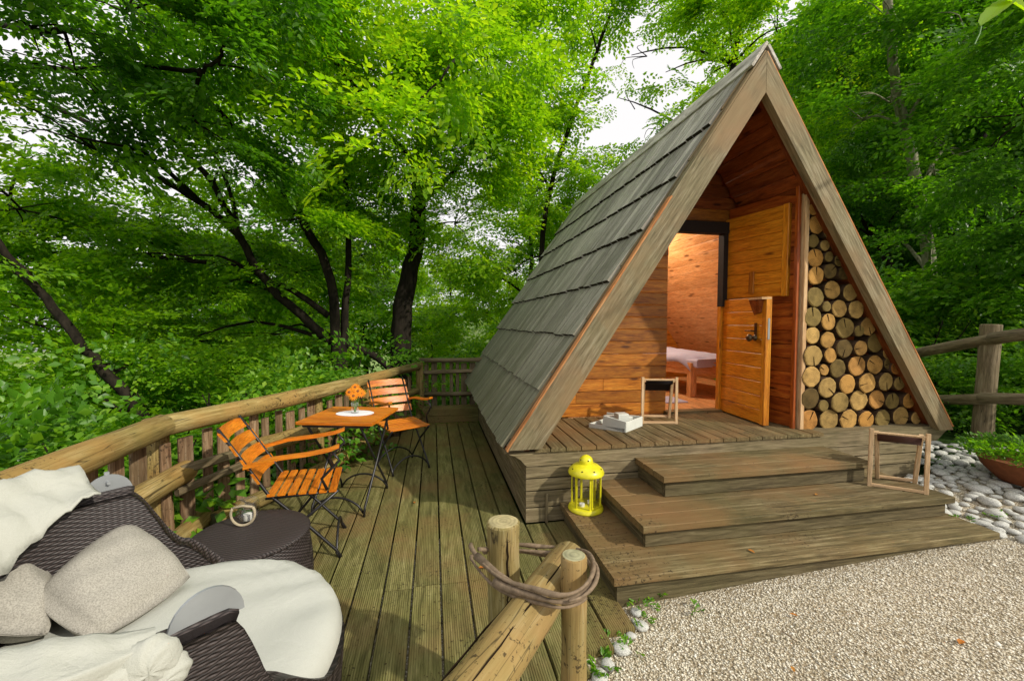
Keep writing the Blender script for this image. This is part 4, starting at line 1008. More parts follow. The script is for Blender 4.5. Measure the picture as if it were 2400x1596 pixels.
# folded canopy: bundled tubes of cloth along the back
def fold(th0, th1, dr, dz, rad, seed, flat=1.0):
    rr = random.Random(seed); n = 70; pts = []; rads = []
    for i in range(n+1):
        t = i/n; th = math.radians(th0+(th1-th0)*t); a = ang0+th
        wv = .006*math.sin(5*t*math.pi+seed)+.003*math.sin(23*t+seed*2)
        r_ = SR+dr+wv; pts.append((SC.x+r_*math.cos(a), SC.y+r_*math.sin(a), .785+dz+.01*math.sin(5*t*math.pi+seed)))
        rads.append(rad*(.45+.55*min(1, 9*t, 9*(1-t)))*(1+.06*math.sin(17*t+seed)))
    q = MB(); q.tube(pts, rads, 14, True, 0, .025, seed); return q
prof = [(-.045, -.035), (-.05, .0), (-.035, .045), (.0, .075), (.045, .075), (.085, .045), (.105, .0), (.115, -.05), (.115, -.10), (.085, -.135), (.05, -.12)]
def prof_at(v):
    f = v*(len(prof)-1); i = min(int(f), len(prof)-2); f -= i; p0, p1, p2, p3 = [np.array(prof[min(max(i+k, 0), len(prof)-1)]) for k in (-1, 0, 1, 2)]
    return .5*((2*p1)+(-p0+p2)*f+(2*p0-5*p1+4*p2-p3)*f*f+(-p0+3*p1-3*p2+p3)*f**3)
V = []; nt_, nv_ = 150, 64
for i in range(nt_+1):
    t = i/nt_; th = math.radians(190+71*t); a = ang0+th; gather = 1-.55*smooth1(max(0, (t-.80)/.20)); 
    for j in range(nv_+1):
        v = j/nv_; p = prof_at(v); q_ = prof_at(min(1, v+.01))-prof_at(max(0, v-.01)); nn = np.array([-q_[1], q_[0]])/(np.linalg.norm(q_)+1e-9)
        rip = .034*abs(math.sin(math.pi*3.6*v+.35*math.sin(4*t+1)+.9*t))**.55-.02+.0030*math.sin(30*v+9*t+2*math.sin(11*t))+.0025*math.sin(70*t+14*v+3*math.sin(8*v))
        p = (p+nn*rip*-1)*.82; r_ = SR+.01+p[0]*gather; z = .79+.018+p[1]*gather+.006*math.sin(6*t)
        V.append((SC.x+r_*math.cos(a), SC.y+r_*math.sin(a), z))
MB().add(V, [[i*(nv_+1)+j, (i+1)*(nv_+1)+j, (i+1)*(nv_+1)+j+1, i*(nv_+1)+j+1] for i in range(nt_) for j in range(nv_)]).build('folded_canopy', M_canvas, day, smooth=True)
# cloth gathered round the near pivot
a = ang0+math.radians(-101); er = Vector((math.cos(a), math.sin(a), 0)); tn = Vector((math.sin(a), -math.cos(a), 0)); cc = Vector((SC.x, SC.y, .785))+er*(SR+.03); mbt = MB()
for (dx_, dz_, sx_, se_, sz_, ph_) in ((.010, .0, .046, .030, .046, 0), (.03, -.03, .040, .028, .034, 1.5), (-.045, -.012, .06, .030, .040, 3)):
    V = []; na_, nb_ = 40, 22
    for i in range(na_):
        for j in range(nb_+1):
            a_ = 2*math.pi*i/na_; b_ = math.pi*j/nb_; rr_ = 1+.10*abs(math.sin(3*a_+ph_+2.2*b_))**.6+.03*math.sin(9*a_+5*b_)
            V.append(cc-tn*(dx_+sx_*rr_*math.sin(b_)*math.cos(a_))+Vector((0, 0, 1))*(dz_+sz_*rr_*math.sin(b_)*math.sin(a_))+er*(.01+se_*rr_*math.cos(b_)))
    mbt.add(V, [[i*(nb_+1)+j, ((i+1) % na_)*(nb_+1)+j, ((i+1) % na_)*(nb_+1)+j+1, i*(nb_+1)+j+1] for i in range(na_) for j in range(nb_)])
mbt.build('canopy_tie', M_canvas, day, smooth=True)
# wide canopy drape hanging at the back left
V = []; n1_, n2_ = 48, 16
for i in range(n1_+1):
    th = math.radians(97+95*i/n1_); a = ang0+th
    for j in range(n2_+1):
        v = j/n2_*1.3-.3; ov = max(0, -v)/.3; v = max(0, v); r_ = SR-.015-.115*ov**.4+.20*v+.006*math.sin(i*.7+v*6)*v; z = .79+.13*math.sin(v*math.pi*.75)**.8-.10*v*v+.010*math.sin(i*.45+v*9)*min(1, v*4)+.006*math.sin(i*1.1-v*7)+.004*math.sin(i*2.3+v*15)
        z = z-.0*max(0, 1-i/6)
        z += .035*max(0, 1-v*6) if ov == 0 else .035
        z -= .145*ov*min(1, max(0, i-3)/14)+.003*ov*math.sin(i*1.3)
        V.append((SC.x+r_*math.cos(a), SC.y+r_*math.sin(a), z))
o = MB().add(V, [[i*(n2_+1)+j, (i+1)*(n2_+1)+j, (i+1)*(n2_+1)+j+1, i*(n2_+1)+j+1] for i in range(n1_) for j in range(n2_)]).build('canopy_cloth', M_canvas, day, smooth=True)
sd = o.modifiers.new('t', 'SOLIDIFY'); sd.thickness = .006
# scatter pillows
def H3(px, py, z): return tuple(hit(px, py, 2, z))
pillow_obj('scatter_pillow', [H3(38, 1405, .57), H3(302, 1205, .67), H3(478, 1350, .48), H3(215, 1530, .46)], .17, M_knit, None, label='square grey knitted pillow leaning in the middle of the daybed', cat='pillow', group='grey knitted daybed pillows')
pillow_obj('scatter_pillow', [H3(-190, 1480, .58), H3(-90, 1262, .72), H3(128, 1335, .56), H3(135, 1505, .46)], .16, M_knit, None, label='grey knitted pillow at the left edge, behind the other pillow', cat='pillow', group='grey knitted daybed pillows')
# drum side table
DC = (-.885, 2.20, 0)
dr = thing('wicker_drum_table', 'round dark wicker drum side table between daybed and chair', 'side table', DC)
V = []; uv = []; nT, nZ = 160, 40
for i in range(nT+1):
    a = 2*math.pi*i/nT
    for j in range(nZ+1):
        z = .01+.375*j/nZ; r_ = .235+.04*math.sin(math.pi*(.25+.6*j/nZ))+.0018*math.sin(i*math.pi/1.5+(j % 2)*math.pi); V.append((DC[0]+r_*math.cos(a), DC[1]+r_*math.sin(a), z)); uv.append((a*.27, z))
MB().add(V, [[i*(nZ+1)+j, (i+1)*(nZ+1)+j, (i+1)*(nZ+1)+j+1, i*(nZ+1)+j+1] for i in range(nT) for j in range(nZ)], 0, uv).build('wicker_body', M_wicker, dr, smooth=True)
V = [(DC[0], DC[1], .40)]; uv = [(0, 0)]
for (r_, z) in ((.09, .40), (.18, .40), (.255, .398), (.265, .390), (.262, .382)):
    for i in range(64): 
        a = 2*math.pi*i/64; V.append((DC[0]+r_*math.cos(a), DC[1]+r_*math.sin(a), z)); uv.append((r_*math.cos(a), r_*math.sin(a)))
Fs = [[0, 1+i, 1+(i+1) % 64] for i in range(64)]+[[1+k*64+i, 1+(k+1)*64+i, 1+(k+1)*64+(i+1) % 64, 1+k*64+(i+1) % 64] for k in range(4) for i in range(64)]
M_drumtop = plain("woven_top", (.045, .045, .042), .5, 0, .4, var=.3, nscale=90, bumpd=.002)
MB().add(V, Fs, 0, uv).build('table_top', M_wicker, dr, smooth=True)
cg = hit(577, 1225, 2, .40); CH = thing('glass_candle_holder', 'clear glass candle holder with a twine-wrapped hoop on the wicker drum table', 'candle holder', (cg[0], cg[1]+.02, .40))
MB().lathe([(.001, .002), (.03, .002), (.05, .02), (.056, .06), (.052, .11), (.050, .11), (.053, .06), (.047, .024), (.001, .006)], 24, (cg[0], cg[1]+.02, .40), caps=False).build('glass_bowl', M_glass, CH, smooth=True)
pts = []
for i in range(25):
    b = math.radians(-215+250*i/24); pts.append((cg[0]+.055*math.cos(b)-.012*0, cg[1]-.035, .40+.062+.058*math.sin(b)))
q = MB(); q.tube(pts, .0065, 8, True, 0, .12, 3); q.tube([pts[0], (cg[0], cg[1]-.03, pts[0][2]+.006), pts[-1]], .006, 8); q.build('twine_hoop', M_rope, CH, smooth=True)
o = MB().lathe([(.001, 0), (.02, 0), (.02, .03), (.001, .03)], 14, (cg[0], cg[1]+.02, .408), caps=False).build('tealight', M_candle, None, auto=40); o['label'] = 'white tealight inside the glass holder on the drum table'; o['category'] = 'candle'
# ------------------------------------------------------------------ foreground log fence
fg = thing('foreground_log_fence', 'mossy log rail between two short posts bound by a twig hoop, close to the camera', 'fence', (.3, 1.4, 0))
pA = hit(1180, 1224, 2, .70); pB = hit(1346, 1303, 2, .70)
log_obj('post', fg, (pA[0], pA[1], -.05), (pA[0], pA[1], .70), .060, M_fg, n=18, seg=8, taper=1.0, wob=.03, seed=31, bend=.002)
log_obj('post', fg, (pB[0], pB[1], -.08), (pB[0], pB[1], .70), .042, M_fg, n=16, seg=8, taper=.95, wob=.04, seed=32, bend=.003)
ea = hit(1337, 1312, 2, .56); eb = hit(1128, 1596, 2, .56); dv = Vector(eb)-Vector(ea)
log_obj('log_rail', fg, Vector(ea)+dv*1.75, ea, .070, M_fg, n=20, seg=14, taper=.93, wob=.04, seed=33, bend=.004)
pn_ = Vector(ea)+dv*1.72; log_obj('post', fg, (pn_.x, pn_.y, -.1), (pn_.x, pn_.y, .50), .05, M_fg, n=12, seg=4, seed=35)
# drying cracks
def crack(a, b, w_, up, seed):
    rr = random.Random(seed); a = Vector(a); b = Vector(b); pts = []; rad = []
    sd_ = (b-a).cross(Vector(up)).normalized()
    for i in range(15):
        t = i/14; pts.append(a.lerp(b, t)+sd_*rr.uniform(-.0025, .0025)); rad.append(w_*math.sin(math.pi*min(1, t*1.02+.02))**.5*rr.uniform(.7, 1.1)+.0004)
    MB().tube(pts, rad, 5).build('crack', M_crack, fg)
vA = (Vector((0, 0, 0))-Vector((pA[0], pA[1], 0))).normalized(); cA = Vector((pA[0], pA[1], 0))+(vA*.97+Vector((vA.y, -vA.x, 0))*-.22).normalized()*.0595
crack(cA+Vector((0, 0, .695)), cA+Vector((.004, 0, .38)), .0045, vA, 1)
axd = dv.normalized(); upc = (Vector((0, 0, 1))-axd*axd.z).normalized(); sdc = axd.cross(upc); off = (upc*.86+sdc*(-.30)).normalized()*.0665
if (Vector(ea)+off-Vector(CAM)).length > (Vector(ea)+(upc*.86+sdc*.30).normalized()*.0665-Vector(CAM)).length: pass
crack(Vector(ea)+axd*.02+off, Vector(ea)+axd*.75+off*1.03, .0035, upc, 2)
off2 = (upc*.55+sdc*.8).normalized()*.068; crack(Vector(ea)+axd*.25+off2, Vector(ea)+axd*.9+off2, .003, upc, 3)
ring = [(1100, 1290, .63), (1135, 1340, .63), (1180, 1372, .635), (1250, 1394, .65), (1310, 1408, .66), (1355, 1396, .66), (1383, 1365, .66), (1387, 1330, .65), (1368, 1305, .62), (1320, 1297, .58), (1260, 1294, .57), (1222, 1290, .57), (1170, 1285, .58), (1135, 1288, .60)]
def strand(offs, r_, s0, s1, seed):
    P = [Vector(hit(x+offs[0], y+offs[1], 2, z+offs[2])) for x, y, z in ring]; n = len(P); out = []
    k = s0
    while k <= s1:
        i = int(math.floor(k)) ; f = k-i; p0, p1, p2, p3 = [P[(i+j) % n] for j in (-1, 0, 1, 2)]
        out.append(.5*((2*p1)+(-p0+p2)*f+(2*p0-5*p1+4*p2-p3)*f*f+(-p0+3*p1-3*p2+p3)*f**3)); k += .2
    rad = [r_*(.75+.25*math.sin(i*.35+seed)) for i in range(len(out))]
    q = MB(); q.tube(out, rad, 10, True, 0, .12, seed); q.build('twig_hoop', M_twine, fg, smooth=True)
strand((0, 2, -.002), .0125, 1.6, 13.0, 1); strand((3, -14, .018), .0085, 0, 12.2, 2); strand((4, 15, -.018), .008, -.2, 5.6, 3); strand((12, 0, .010), .007, 4.2, 13.6, 4)
MB().tube([Vector(hit(1118, 1303, 2, .65)), Vector(hit(1165, 1345, 2, .64)), Vector(hit(1215, 1378, 2, .64)), Vector(hit(1280, 1400, 2, .63))], [.014, .012, .010, .007], 10, True, 0, .1, 8).build('twig_hoop', M_twine, fg, smooth=True)
# ------------------------------------------------------------------ right fence
rf = thing('rustic_rail_fence', 'rustic two-rail log fence with a thick post right of the cabin', 'fence', (5.4, 3.2, .2))
pb = at(2296, 1045, 4.13); pt_ = at(2328, 762, 4.10)
log_obj('post', rf, (pb[0], pb[1], pb[2]-.3), (pt_[0]-.02, pt_[1], pt_[2]), .082, M_raild, n=14, wob=.07, seed=41, bend=.003)
log_obj('rail', rf, at(2600, 765, 3.1), at(2330, 795, 3.98), .062, M_raild, n=12, wob=.05, seed=42)
log_obj('rail', rf, at(2345, 795, 3.96), at(2105, 832, 5.2), .058, M_raild, n=12, wob=.05, seed=43)
log_obj('rail', rf, at(2600, 934, 3.2), at(2300, 935, 4.0), .058, M_raild, n=12, wob=.05, seed=44)
log_obj('rail', rf, at(2320, 934, 3.98), at(2120, 934, 5.2), .055, M_raild, n=12, wob=.05, seed=45)
pe_ = at(2600, 765, 3.1); pe_ = np.array([pe_[0]+.05, pe_[1]-.02, 0]); log_obj('post', rf, (pe_[0], pe_[1], gz(pe_[0], pe_[1])-.3), (pe_[0], pe_[1], 1.52), .09, M_raild, n=14, wob=.07, seed=47, bend=.003)
# ------------------------------------------------------------------ stones
M_stone = plain("white_stone", (.58, .58, .53), .75, 0, .3, var=.5, nscale=7, bumpd=.004)
sbm = []
for k in range(7):
    V = []; Fs = []; nu, nv = 8, 4; rr = random.Random(k)
    for j in range(1, nv):
        for i in range(nu):
            th = math.pi*j/nv; a = 2*math.pi*i/nu; r_ = 1+rr.uniform(-.13, .13); V.append((r_*math.sin(th)**.8*math.cos(a), r_*math.sin(th)**.8*math.sin(a), .62*math.cos(th)*r_))
    V += [(0, 0, .62), (0, 0, -.62)]; T, Bo = len(V)-2, len(V)-1
    for j in range(nv-2):
        for i in range(nu): Fs.append([j*nu+i, (j+1)*nu+i, (j+1)*nu+(i+1) % nu, j*nu+(i+1) % nu])
    for i in range(nu): Fs.append([T, i, (i+1) % nu]); Fs.append([Bo, (nv-2)*nu+(i+1) % nu, (nv-2)*nu+i])
    sbm.append(mesh_np('stone', V, Fs, M_stone, smooth=True))
bed_ = thing('stone_border', 'border of rounded white cobbles between the steps and the rail fence', 'stones', (4.1, 2.4, .15))
poly = [(3.47, 1.86), (4.15, 1.66), (5.3, 2.0), (5.6, 2.9), (4.95, 3.55), (4.5, 3.3), (4.2, 2.78), (3.47, 2.80)]
def inpoly(x, y, P):
    c = False; n = len(P); j = n-1
    for i in range(n):
        if ((P[i][1] > y) != (P[j][1] > y)) and (x < (P[j][0]-P[i][0])*(y-P[i][1])/(P[j][1]-P[i][1])+P[i][0]): c = not c
        j = i
    return c
pts = []
for _ in range(9000):
    x, y = R.uniform(3.4, 5.6), R.uniform(1.6, 3.6); s_ = R.uniform(.026, .066)**1.0
    if inpoly(x, y, poly) and all((x-a)**2+(y-b)**2 > (.86*(s_+c))**2 for a, b, c in pts): pts.append((x, y, s_))
    if len(pts) >= 300: break
for x, y, s_ in pts:
    M = Matrix.Translation((x, y, gz(x, y)+s_*.32)) @ Matrix.Rotation(R.uniform(0, 6.28), 4, 'Z') @ Matrix.Rotation(R.uniform(-.15, .15), 4, 'X') @ Matrix.Diagonal((s_*R.uniform(1.0, 1.35), s_*R.uniform(.8, 1.0), s_*R.uniform(.6, .9), 1))
    obj('stone', R.choice(sbm), bed_, M)
be2 = thing('edging_stones', 'few pale stones half buried along the deck edge beside the gravel', 'stones', (.95, 1.6, 0))
for px, py, s_ in ((1492, 1438, .028), (1503, 1470, .032), (1478, 1492, .022), (1455, 1525, .036), (1325, 1580, .04), (1490, 1460, .02), (1425, 1560, .03), (1405, 1590, .035)):
    p = hit(px, py, 2, -.03); M = Matrix.Translation((p[0], p[1], -.022)) @ Matrix.Rotation(R.uniform(0, 6.28), 4, 'Z') @ Matrix.Diagonal((s_*1.2, s_, s_*.8, 1)); obj('stone', R.choice(sbm), be2, M)
# ------------------------------------------------------------------ foliage
def leaf_shape(n, L, Wd, near=False):
    """n leaves lying in xy, base at origin, tip along +x"""
    if near:   # 6 vertices, 4 triangles -> 2 quads
        P = np.array([[0, 0, 0], [.28, -.40, .10], [.68, -.36, .08], [1, 0, -.06], [.68, .36, .08], [.28, .40, .10]], float)
        Fq = np.array([[0, 1, 2, 3], [0, 3, 4, 5]])
    else:
        P = np.array([[0, 0, 0], [.45, -.5, .10], [1, 0, -.05], [.45, .5, .10]], float); Fq = np.array([[0, 1, 2], [0, 2, 3]])
    P = P*np.array([L, Wd, L]); return P, Fq
def spray(L=.55, nside=5, lpt=6, leaf=.07, rs=None, near=False):
    """planar twig fan; returns leaf transforms: list of (origin, dir angle, tilt, size)"""
    out = []
    def twig(o, ang, ln, n):
        for i in range(n):
            t = (i+.6)/n; p = o+np.array([math.cos(ang), math.sin(ang), 0])*ln*t; p[2] -= .12*ln*t*t
            out.append((p, ang+(.85 if i % 2 else -.85)*(1-.3*t)+rs.normal(0, .15), rs.normal(0, .22), leaf*rs.uniform(.7, 1.15)))
        out.append((o+np.array([math.cos(ang), math.sin(ang), -.12])*ln, ang, .1, leaf))
    twig(np.zeros(3), 0, L, lpt+2)
    for k in range(nside):
        t = (k+.5)/nside; o = np.array([L*t*.85, 0, -.05*t*L]); s_ = 1 if k % 2 else -1
        twig(o, s_*rs.uniform(.6, .95), L*(.62-.35*t), lpt)
    return out
def spray_arrays(rs, leaf, near, n_tem=5, L=.55, nside=5, lpt=6):
    tems = []
    P, Fq = leaf_shape(1, 1, .62, near)
    for _ in range(n_tem):
        sp = spray(L, nside, lpt, leaf, rs, near); arr = []
        for (o, ang, tl, sz) in sp:
            ca, sa, ct, st_ = math.cos(ang), math.sin(ang), math.cos(tl), math.sin(tl)
            roll = rs.normal(0, .35); cr_, sr_ = math.cos(roll), math.sin(roll)
            Q = P*sz; Q = np.stack([Q[:, 0], Q[:, 1]*cr_-Q[:, 2]*sr_, Q[:, 1]*sr_+Q[:, 2]*cr_], 1)
            Q = np.stack([Q[:, 0]*ct+Q[:, 2]*st_, Q[:, 1], -Q[:, 0]*st_+Q[:, 2]*ct], 1)
            Q = np.stack([Q[:, 0]*ca-Q[:, 1]*sa, Q[:, 0]*sa+Q[:, 1]*ca, Q[:, 2]], 1)+o; arr.append(Q)
        tems.append(np.array(arr))
    return tems, Fq
TEM = {}
def foliage(name, centers, dirs, rs, leaf, mat, parent, near=False, L=.55, droop=.25, M=None, upspread=.35, lpt=6, nside=5, twigs=False):
    key = (round(leaf, 3), near, L, lpt, nside)
    if key not in TEM: TEM[key] = spray_arrays(np.random.RandomState(5), leaf, near, L=L, lpt=lpt, nside=nside)
    tems, Fq = TEM[key]; n = len(centers); idx = rs.randint(0, len(tems), n); Vs = []; cnt = 0; nl = 0
    for k in range(len(tems)):
        sel = np.where(idx == k)[0]
        if not len(sel): continue
        T = tems[k]; c = centers[sel]; d = dirs[sel].copy(); d[:, 2] -= droop; d += rs.normal(0, .25, d.shape); d /= np.linalg.norm(d, axis=1)[:, None]
        up = np.array([0, 0, 1.0])+rs.normal(0, upspread, d.shape); y = np.cross(up, d); y /= np.linalg.norm(y, axis=1)[:, None]; z = np.cross(d, y)
        s_ = rs.uniform(.75, 1.2, len(sel))
        W = c[:, None, None, :]+s_[:, None, None, None]*(T[None, :, :, 0:1]*d[:, None, None, :]+T[None, :, :, 1:2]*y[:, None, None, :]+T[None, :, :, 2:3]*z[:, None, None, :])
        Vs.append(W.reshape(-1, T.shape[1], 3)); nl += W.shape[0]*W.shape[1]
    if twigs:
        d = dirs/np.linalg.norm(dirs, axis=1)[:, None]; a_ = centers-d*L*.35; b_ = centers+d*L*.55; b_[:, 2] -= .1*L; sd_ = np.cross(d, [0.1, 0.2, 1.0]); sd_ /= np.linalg.norm(sd_, axis=1)[:, None]; w_ = .0045
        Qt = np.stack([a_-sd_*w_, a_+sd_*w_, b_+sd_*w_*.3, b_-sd_*w_*.3, a_-np.array([0, 0, 2*w_])], 1); nn_ = len(Qt)
        ft = np.concatenate([np.array([[0, 1, 2], [0, 2, 3], [1, 4, 2], [4, 0, 3], [4, 3, 2]])[None]+(np.arange(nn_)*5)[:, None, None]]).reshape(-1, 3)
        obj('twigs', mesh_np('twigs', Qt.reshape(-1, 3), ft, M_trunkd), parent, M or wmat(parent), kind='stuff')
    V = np.concatenate(Vs); nlv = V.shape[1]; nL = V.shape[0]
    Fc = (Fq[None]+(np.arange(nL)*nlv)[:, None, None]).reshape(-1, Fq.shape[1])
    r = np.clip(rs.beta(2.2, 2.2, nL)+0*0, 0, 1)
    V = V.reshape(-1, 3)
    if M is not None:
        Mi = np.array(M.inverted()); V = V@Mi[:3, :3].T+Mi[:3, 3]
    me = mesh_np(name, V, Fc, mat, fattr=np.repeat(r, Fq.shape[0]))
    return obj(name, me, parent, M)
def blob_points(rs, c, rad, n, shell=.45, clump=None):
    """points spread through an ellipsoid in sub-clumps, more near its surface"""
    c = np.array(c); rad = np.array(rad, float)
    nc = clump or max(4, n//14)
    u = rs.normal(size=(nc, 3)); u /= np.linalg.norm(u, axis=1)[:, None]; cc = c+u*rad*(rs.uniform(shell, 1, nc)**.6)[:, None]
    k = rs.randint(0, nc, n); cr = rad.mean()*.30*rs.uniform(.6, 1.4, nc)
    p = cc[k]+rs.normal(0, .6, (n, 3))*cr[k][:, None]*np.array([1.2, 1.2, .45])
    dr_ = p-c; dr_[:, 2] *= .35; dr_ /= (np.linalg.norm(dr_, axis=1)[:, None]+1e-6)
    return p, dr_, cc
def limb(parent, pts, r0, r1, mat, name='limb', seed=0, n=9, sub=5):
    P = [np.array(p, float) for p in pts]; out = []
    rr = random.Random(seed+len(pts)*7)
    for i in range(len(P)-1):
        p0 = P[max(i-1, 0)]; p1 = P[i]; p2 = P[i+1]; p3 = P[min(i+2, len(P)-1)]
        for j in range(sub):
            f = j/sub; out.append(.5*((2*p1)+(-p0+p2)*f+(2*p0-5*p1+4*p2-p3)*f*f+(-p0+3*p1-3*p2+p3)*f**3))
    out.append(P[-1]); m_ = len(out); L = sum(np.linalg.norm(out[i+1]-out[i]) for i in range(m_-1))
    out = [p+np.array([rr.uniform(-1, 1), rr.uniform(-1, 1), rr.uniform(-1, 1)])*min(.02, .006*L)*(0 if i in (0, m_-1) else 1) for i, p in enumerate(out)]
    rad = [r0+(r1-r0)*(i/(m_-1))**.8 for i in range(m_)]
    q = MB(); q.tube(out, rad, n, True, 0, .07, seed); return q.build(name, mat, parent, smooth=True)
def tree(label, base, trunk, r0, r1, blobs, leaf, mat, bark=M_trunkd, limbs=(), seed=1, near=False, L=.6, group='trees around the cabin', name='broadleaf_tree', autolimb=True, lpt=6, nside=5, droop=.25, upspread=.35):
    """trunk: list of world points; blobs: (center, radii, n sprays)"""
    rs = np.random.RandomState(seed)
    t = thing(name, label, 'tree', tuple(base), group=group)
    limb(t, trunk, r0, r1, bark, 'trunk', seed, 12)
    for i, (pts, a, b) in enumerate(limbs): limb(t, pts, a, b, bark, 'limb', seed+i+1)
    P = []; Dd = []
    allp = [np.array(p) for p in trunk]+[np.array(p) for l in limbs for p in l[0]]
    for (c, rad, n) in blobs:
        p, d, cc = blob_points(rs, c, rad, n); P.append(p); Dd.append(d)
        if autolimb:
            c = np.array(c)
            src = min(allp, key=lambda q: np.linalg.norm(q-c)+max(0, q[2]-c[2])*1.5)
            dist = np.linalg.norm(c-src)
            if dist > .4:
                mid = (src+c)/2+np.array([0, 0, .12*dist]); limb(t, [src, mid, c], max(.014, .03*dist**.5), .008, bark, 'limb', seed+50, 6, 3)
            for q in cc[:6]:
                if np.linalg.norm(q-c) > .3: limb(t, [c+(src-c)*.15, (c+q)/2+np.array([0, 0, .05]), q], .012, .004, bark, 'limb', seed+60, 5, 3)
    foliage('crown', np.concatenate(P), np.concatenate(Dd), rs, leaf, mat, t, near, L, droop=droop, upspread=upspread, lpt=lpt, nside=nside, twigs=True)
    return t
def B_(px, py, d, rx, ry, n, rd=None):
    """blob seen at px,py at depth d, half-size rx,ry photo pixels"""
    return (at(px, py, d), (rx*d/F, rd if rd else rx*d/F*.9, ry*d/F), n)
def onground(px, py, d, lift=0.0):
    p = at(px, py, d); return np.array([p[0], p[1], gz(p[0], p[1])-.1])
# A: multi-stemmed spreading tree behind the railing
bA = onground(800, 900, 7.6)
tree('dark many-limbed spreading tree right behind the railing, its limbs fanning to the left', bA,
     [bA, at(793, 880, 7.6), at(775, 660, 7.4), at(700, 500, 7.0), at(590, 345, 6.4), at(480, 230, 5.8)], .13, .03,
     [B_(560, 560, 8.2, 170, 80, 170), B_(380, 500, 7.6, 180, 70, 160), B_(200, 560, 7.4, 190, 70, 170), B_(640, 380, 7.8, 150, 90, 170), B_(430, 230, 6.4, 170, 70, 130),
      B_(700, 640, 8.4, 150, 70, 160), B_(480, 690, 8.2, 190, 70, 180), B_(230, 700, 7.6, 190, 70, 180), B_(640, 780, 8.6, 160, 50, 120), B_(830, 500, 8.4, 120, 90, 160), B_(60, 460, 6.6, 130, 30, 60), B_(260, 400, 6.4, 120, 26, 34), B_(60, 350, 6.0, 90, 26, 14), B_(160, 318, 4.3, 150, 26, 16), B_(120, 620, 7.2, 170, 50, 110), B_(420, 800, 7.8, 200, 50, 130),  B_(520, 400, 6.0, 150, 30, 40), B_(420, 600, 6.2, 150, 24, 36), B_(680, 520, 6.6, 120, 26, 36)],
     .095, M_leafA, limbs=[([at(800, 880, 7.6), at(812, 700, 7.7), at(815, 500, 7.8), at(800, 300, 7.6)], .09, .03),
      ([at(780, 800, 7.6), at(650, 690, 7.2), at(560, 555, 6.8), at(500, 430, 6.4), at(395, 320, 6.0)], .095, .03),
      ([at(565, 560, 6.8), at(470, 475, 6.4), at(340, 395, 6.0), at(215, 295, 5.6), at(0, 195, 5.0)], .06, .025),
      ([at(770, 740, 7.5), at(600, 640, 7.2), at(350, 600, 6.8), at(0, 590, 6.2)], .06, .025),
      ([at(560, 560, 6.8), at(540, 450, 6.8), at(500, 360, 6.7)], .05, .02),
      ([at(790, 800, 7.6), at(870, 830, 7.8), at(920, 870, 8.0)], .07, .06)], seed=101, upspread=.3)
# B: big trunk beside it
bB = onground(935, 870, 8.4)
tree('tall tree with the thickest dark trunk just left of the far fence', bB, [bB, at(940, 860, 8.4), at(945, 720, 8.4), at(975, 560, 8.3), at(985, 380, 8.0), at(1010, 200, 7.6), at(1050, 20, 7.2)], .27, .07,
     [B_(880, 250, 6.8, 180, 110, 260), B_(1060, 330, 7.6, 150, 120, 240), B_(760, 130, 6.0, 190, 110, 250), B_(960, 60, 6.4, 190, 100, 250), B_(1110, 170, 6.6, 120, 110, 190), B_(900, 430, 7.8, 150, 80, 190), B_(1080, 520, 8.6, 120, 90, 150), B_(600, 60, 5.6, 150, 80, 170), B_(1180, 30, 7.4, 110, 60, 90), B_(1000, -120, 6.4, 300, 120, 240)],
     .08, M_leafB, limbs=[([at(985, 400, 8.0), at(900, 300, 7.2), at(800, 160, 6.2)], .07, .03), ([at(980, 480, 8.2), at(1080, 380, 7.8), at(1150, 200, 7.0)], .06, .02)], seed=102)
tB = [o for o in D.objects if o.name.startswith('broadleaf_tree') and 'thickest' in o.get('label', '')][0]
rs_ = np.random.RandomState(77); Pn = []; Dn = []
for args in ((1040, 150, 4.2, 90, 50, 26), (1120, 260, 4.6, 60, 40, 14), (930, 320, 4.0, 90, 50, 18), (870, 360, 3.4, 40, 25, 4), (1180, 90, 4.8, 80, 50, 22), (780, 250, 3.8, 110, 50, 18), (980, 40, 4.0, 110, 40, 20)):
    c_, r_, n_ = B_(*args); p_, d_, cc_ = blob_points(rs_, c_, r_, n_, .2); Pn.append(p_); Dn.append(d_)
limb(tB, [at(1010, 200, 7.6), at(1060, 150, 6.0), at(1050, 160, 4.4), at(930, 300, 4.0)], .03, .006, M_trunkd, 'bough', 9, 7)
foliage('bough_leaves', np.concatenate(Pn), np.concatenate(Dn), rs_, .075, M_leafB, tB, True, .45, lpt=4, nside=4, twigs=True)
# C: leaning trunk lower left
bC = onground(340, 1010, 4.9)
tree('young dark tree leaning left behind the near end of the railing', bC, [bC, at(330, 985, 4.9), at(250, 880, 4.8), at(170, 780, 4.7), at(90, 680, 4.6), at(0, 570, 4.4), at(-120, 420, 4.2), at(-260, 250, 4.2), at(-330, 60, 4.4)], .075, .015,
     [B_(80, 760, 5.2, 170, 90, 130), B_(260, 820, 5.6, 160, 80, 130), B_(60, 920, 5.0, 150, 80, 120), B_(-60, 620, 4.8, 150, 90, 100), B_(200, 960, 5.2, 170, 70, 120), B_(420, 860, 6.2, 150, 70, 130), B_(60, 500, 5.4, 150, 60, 110)],
     .075, M_leafA, seed=103)
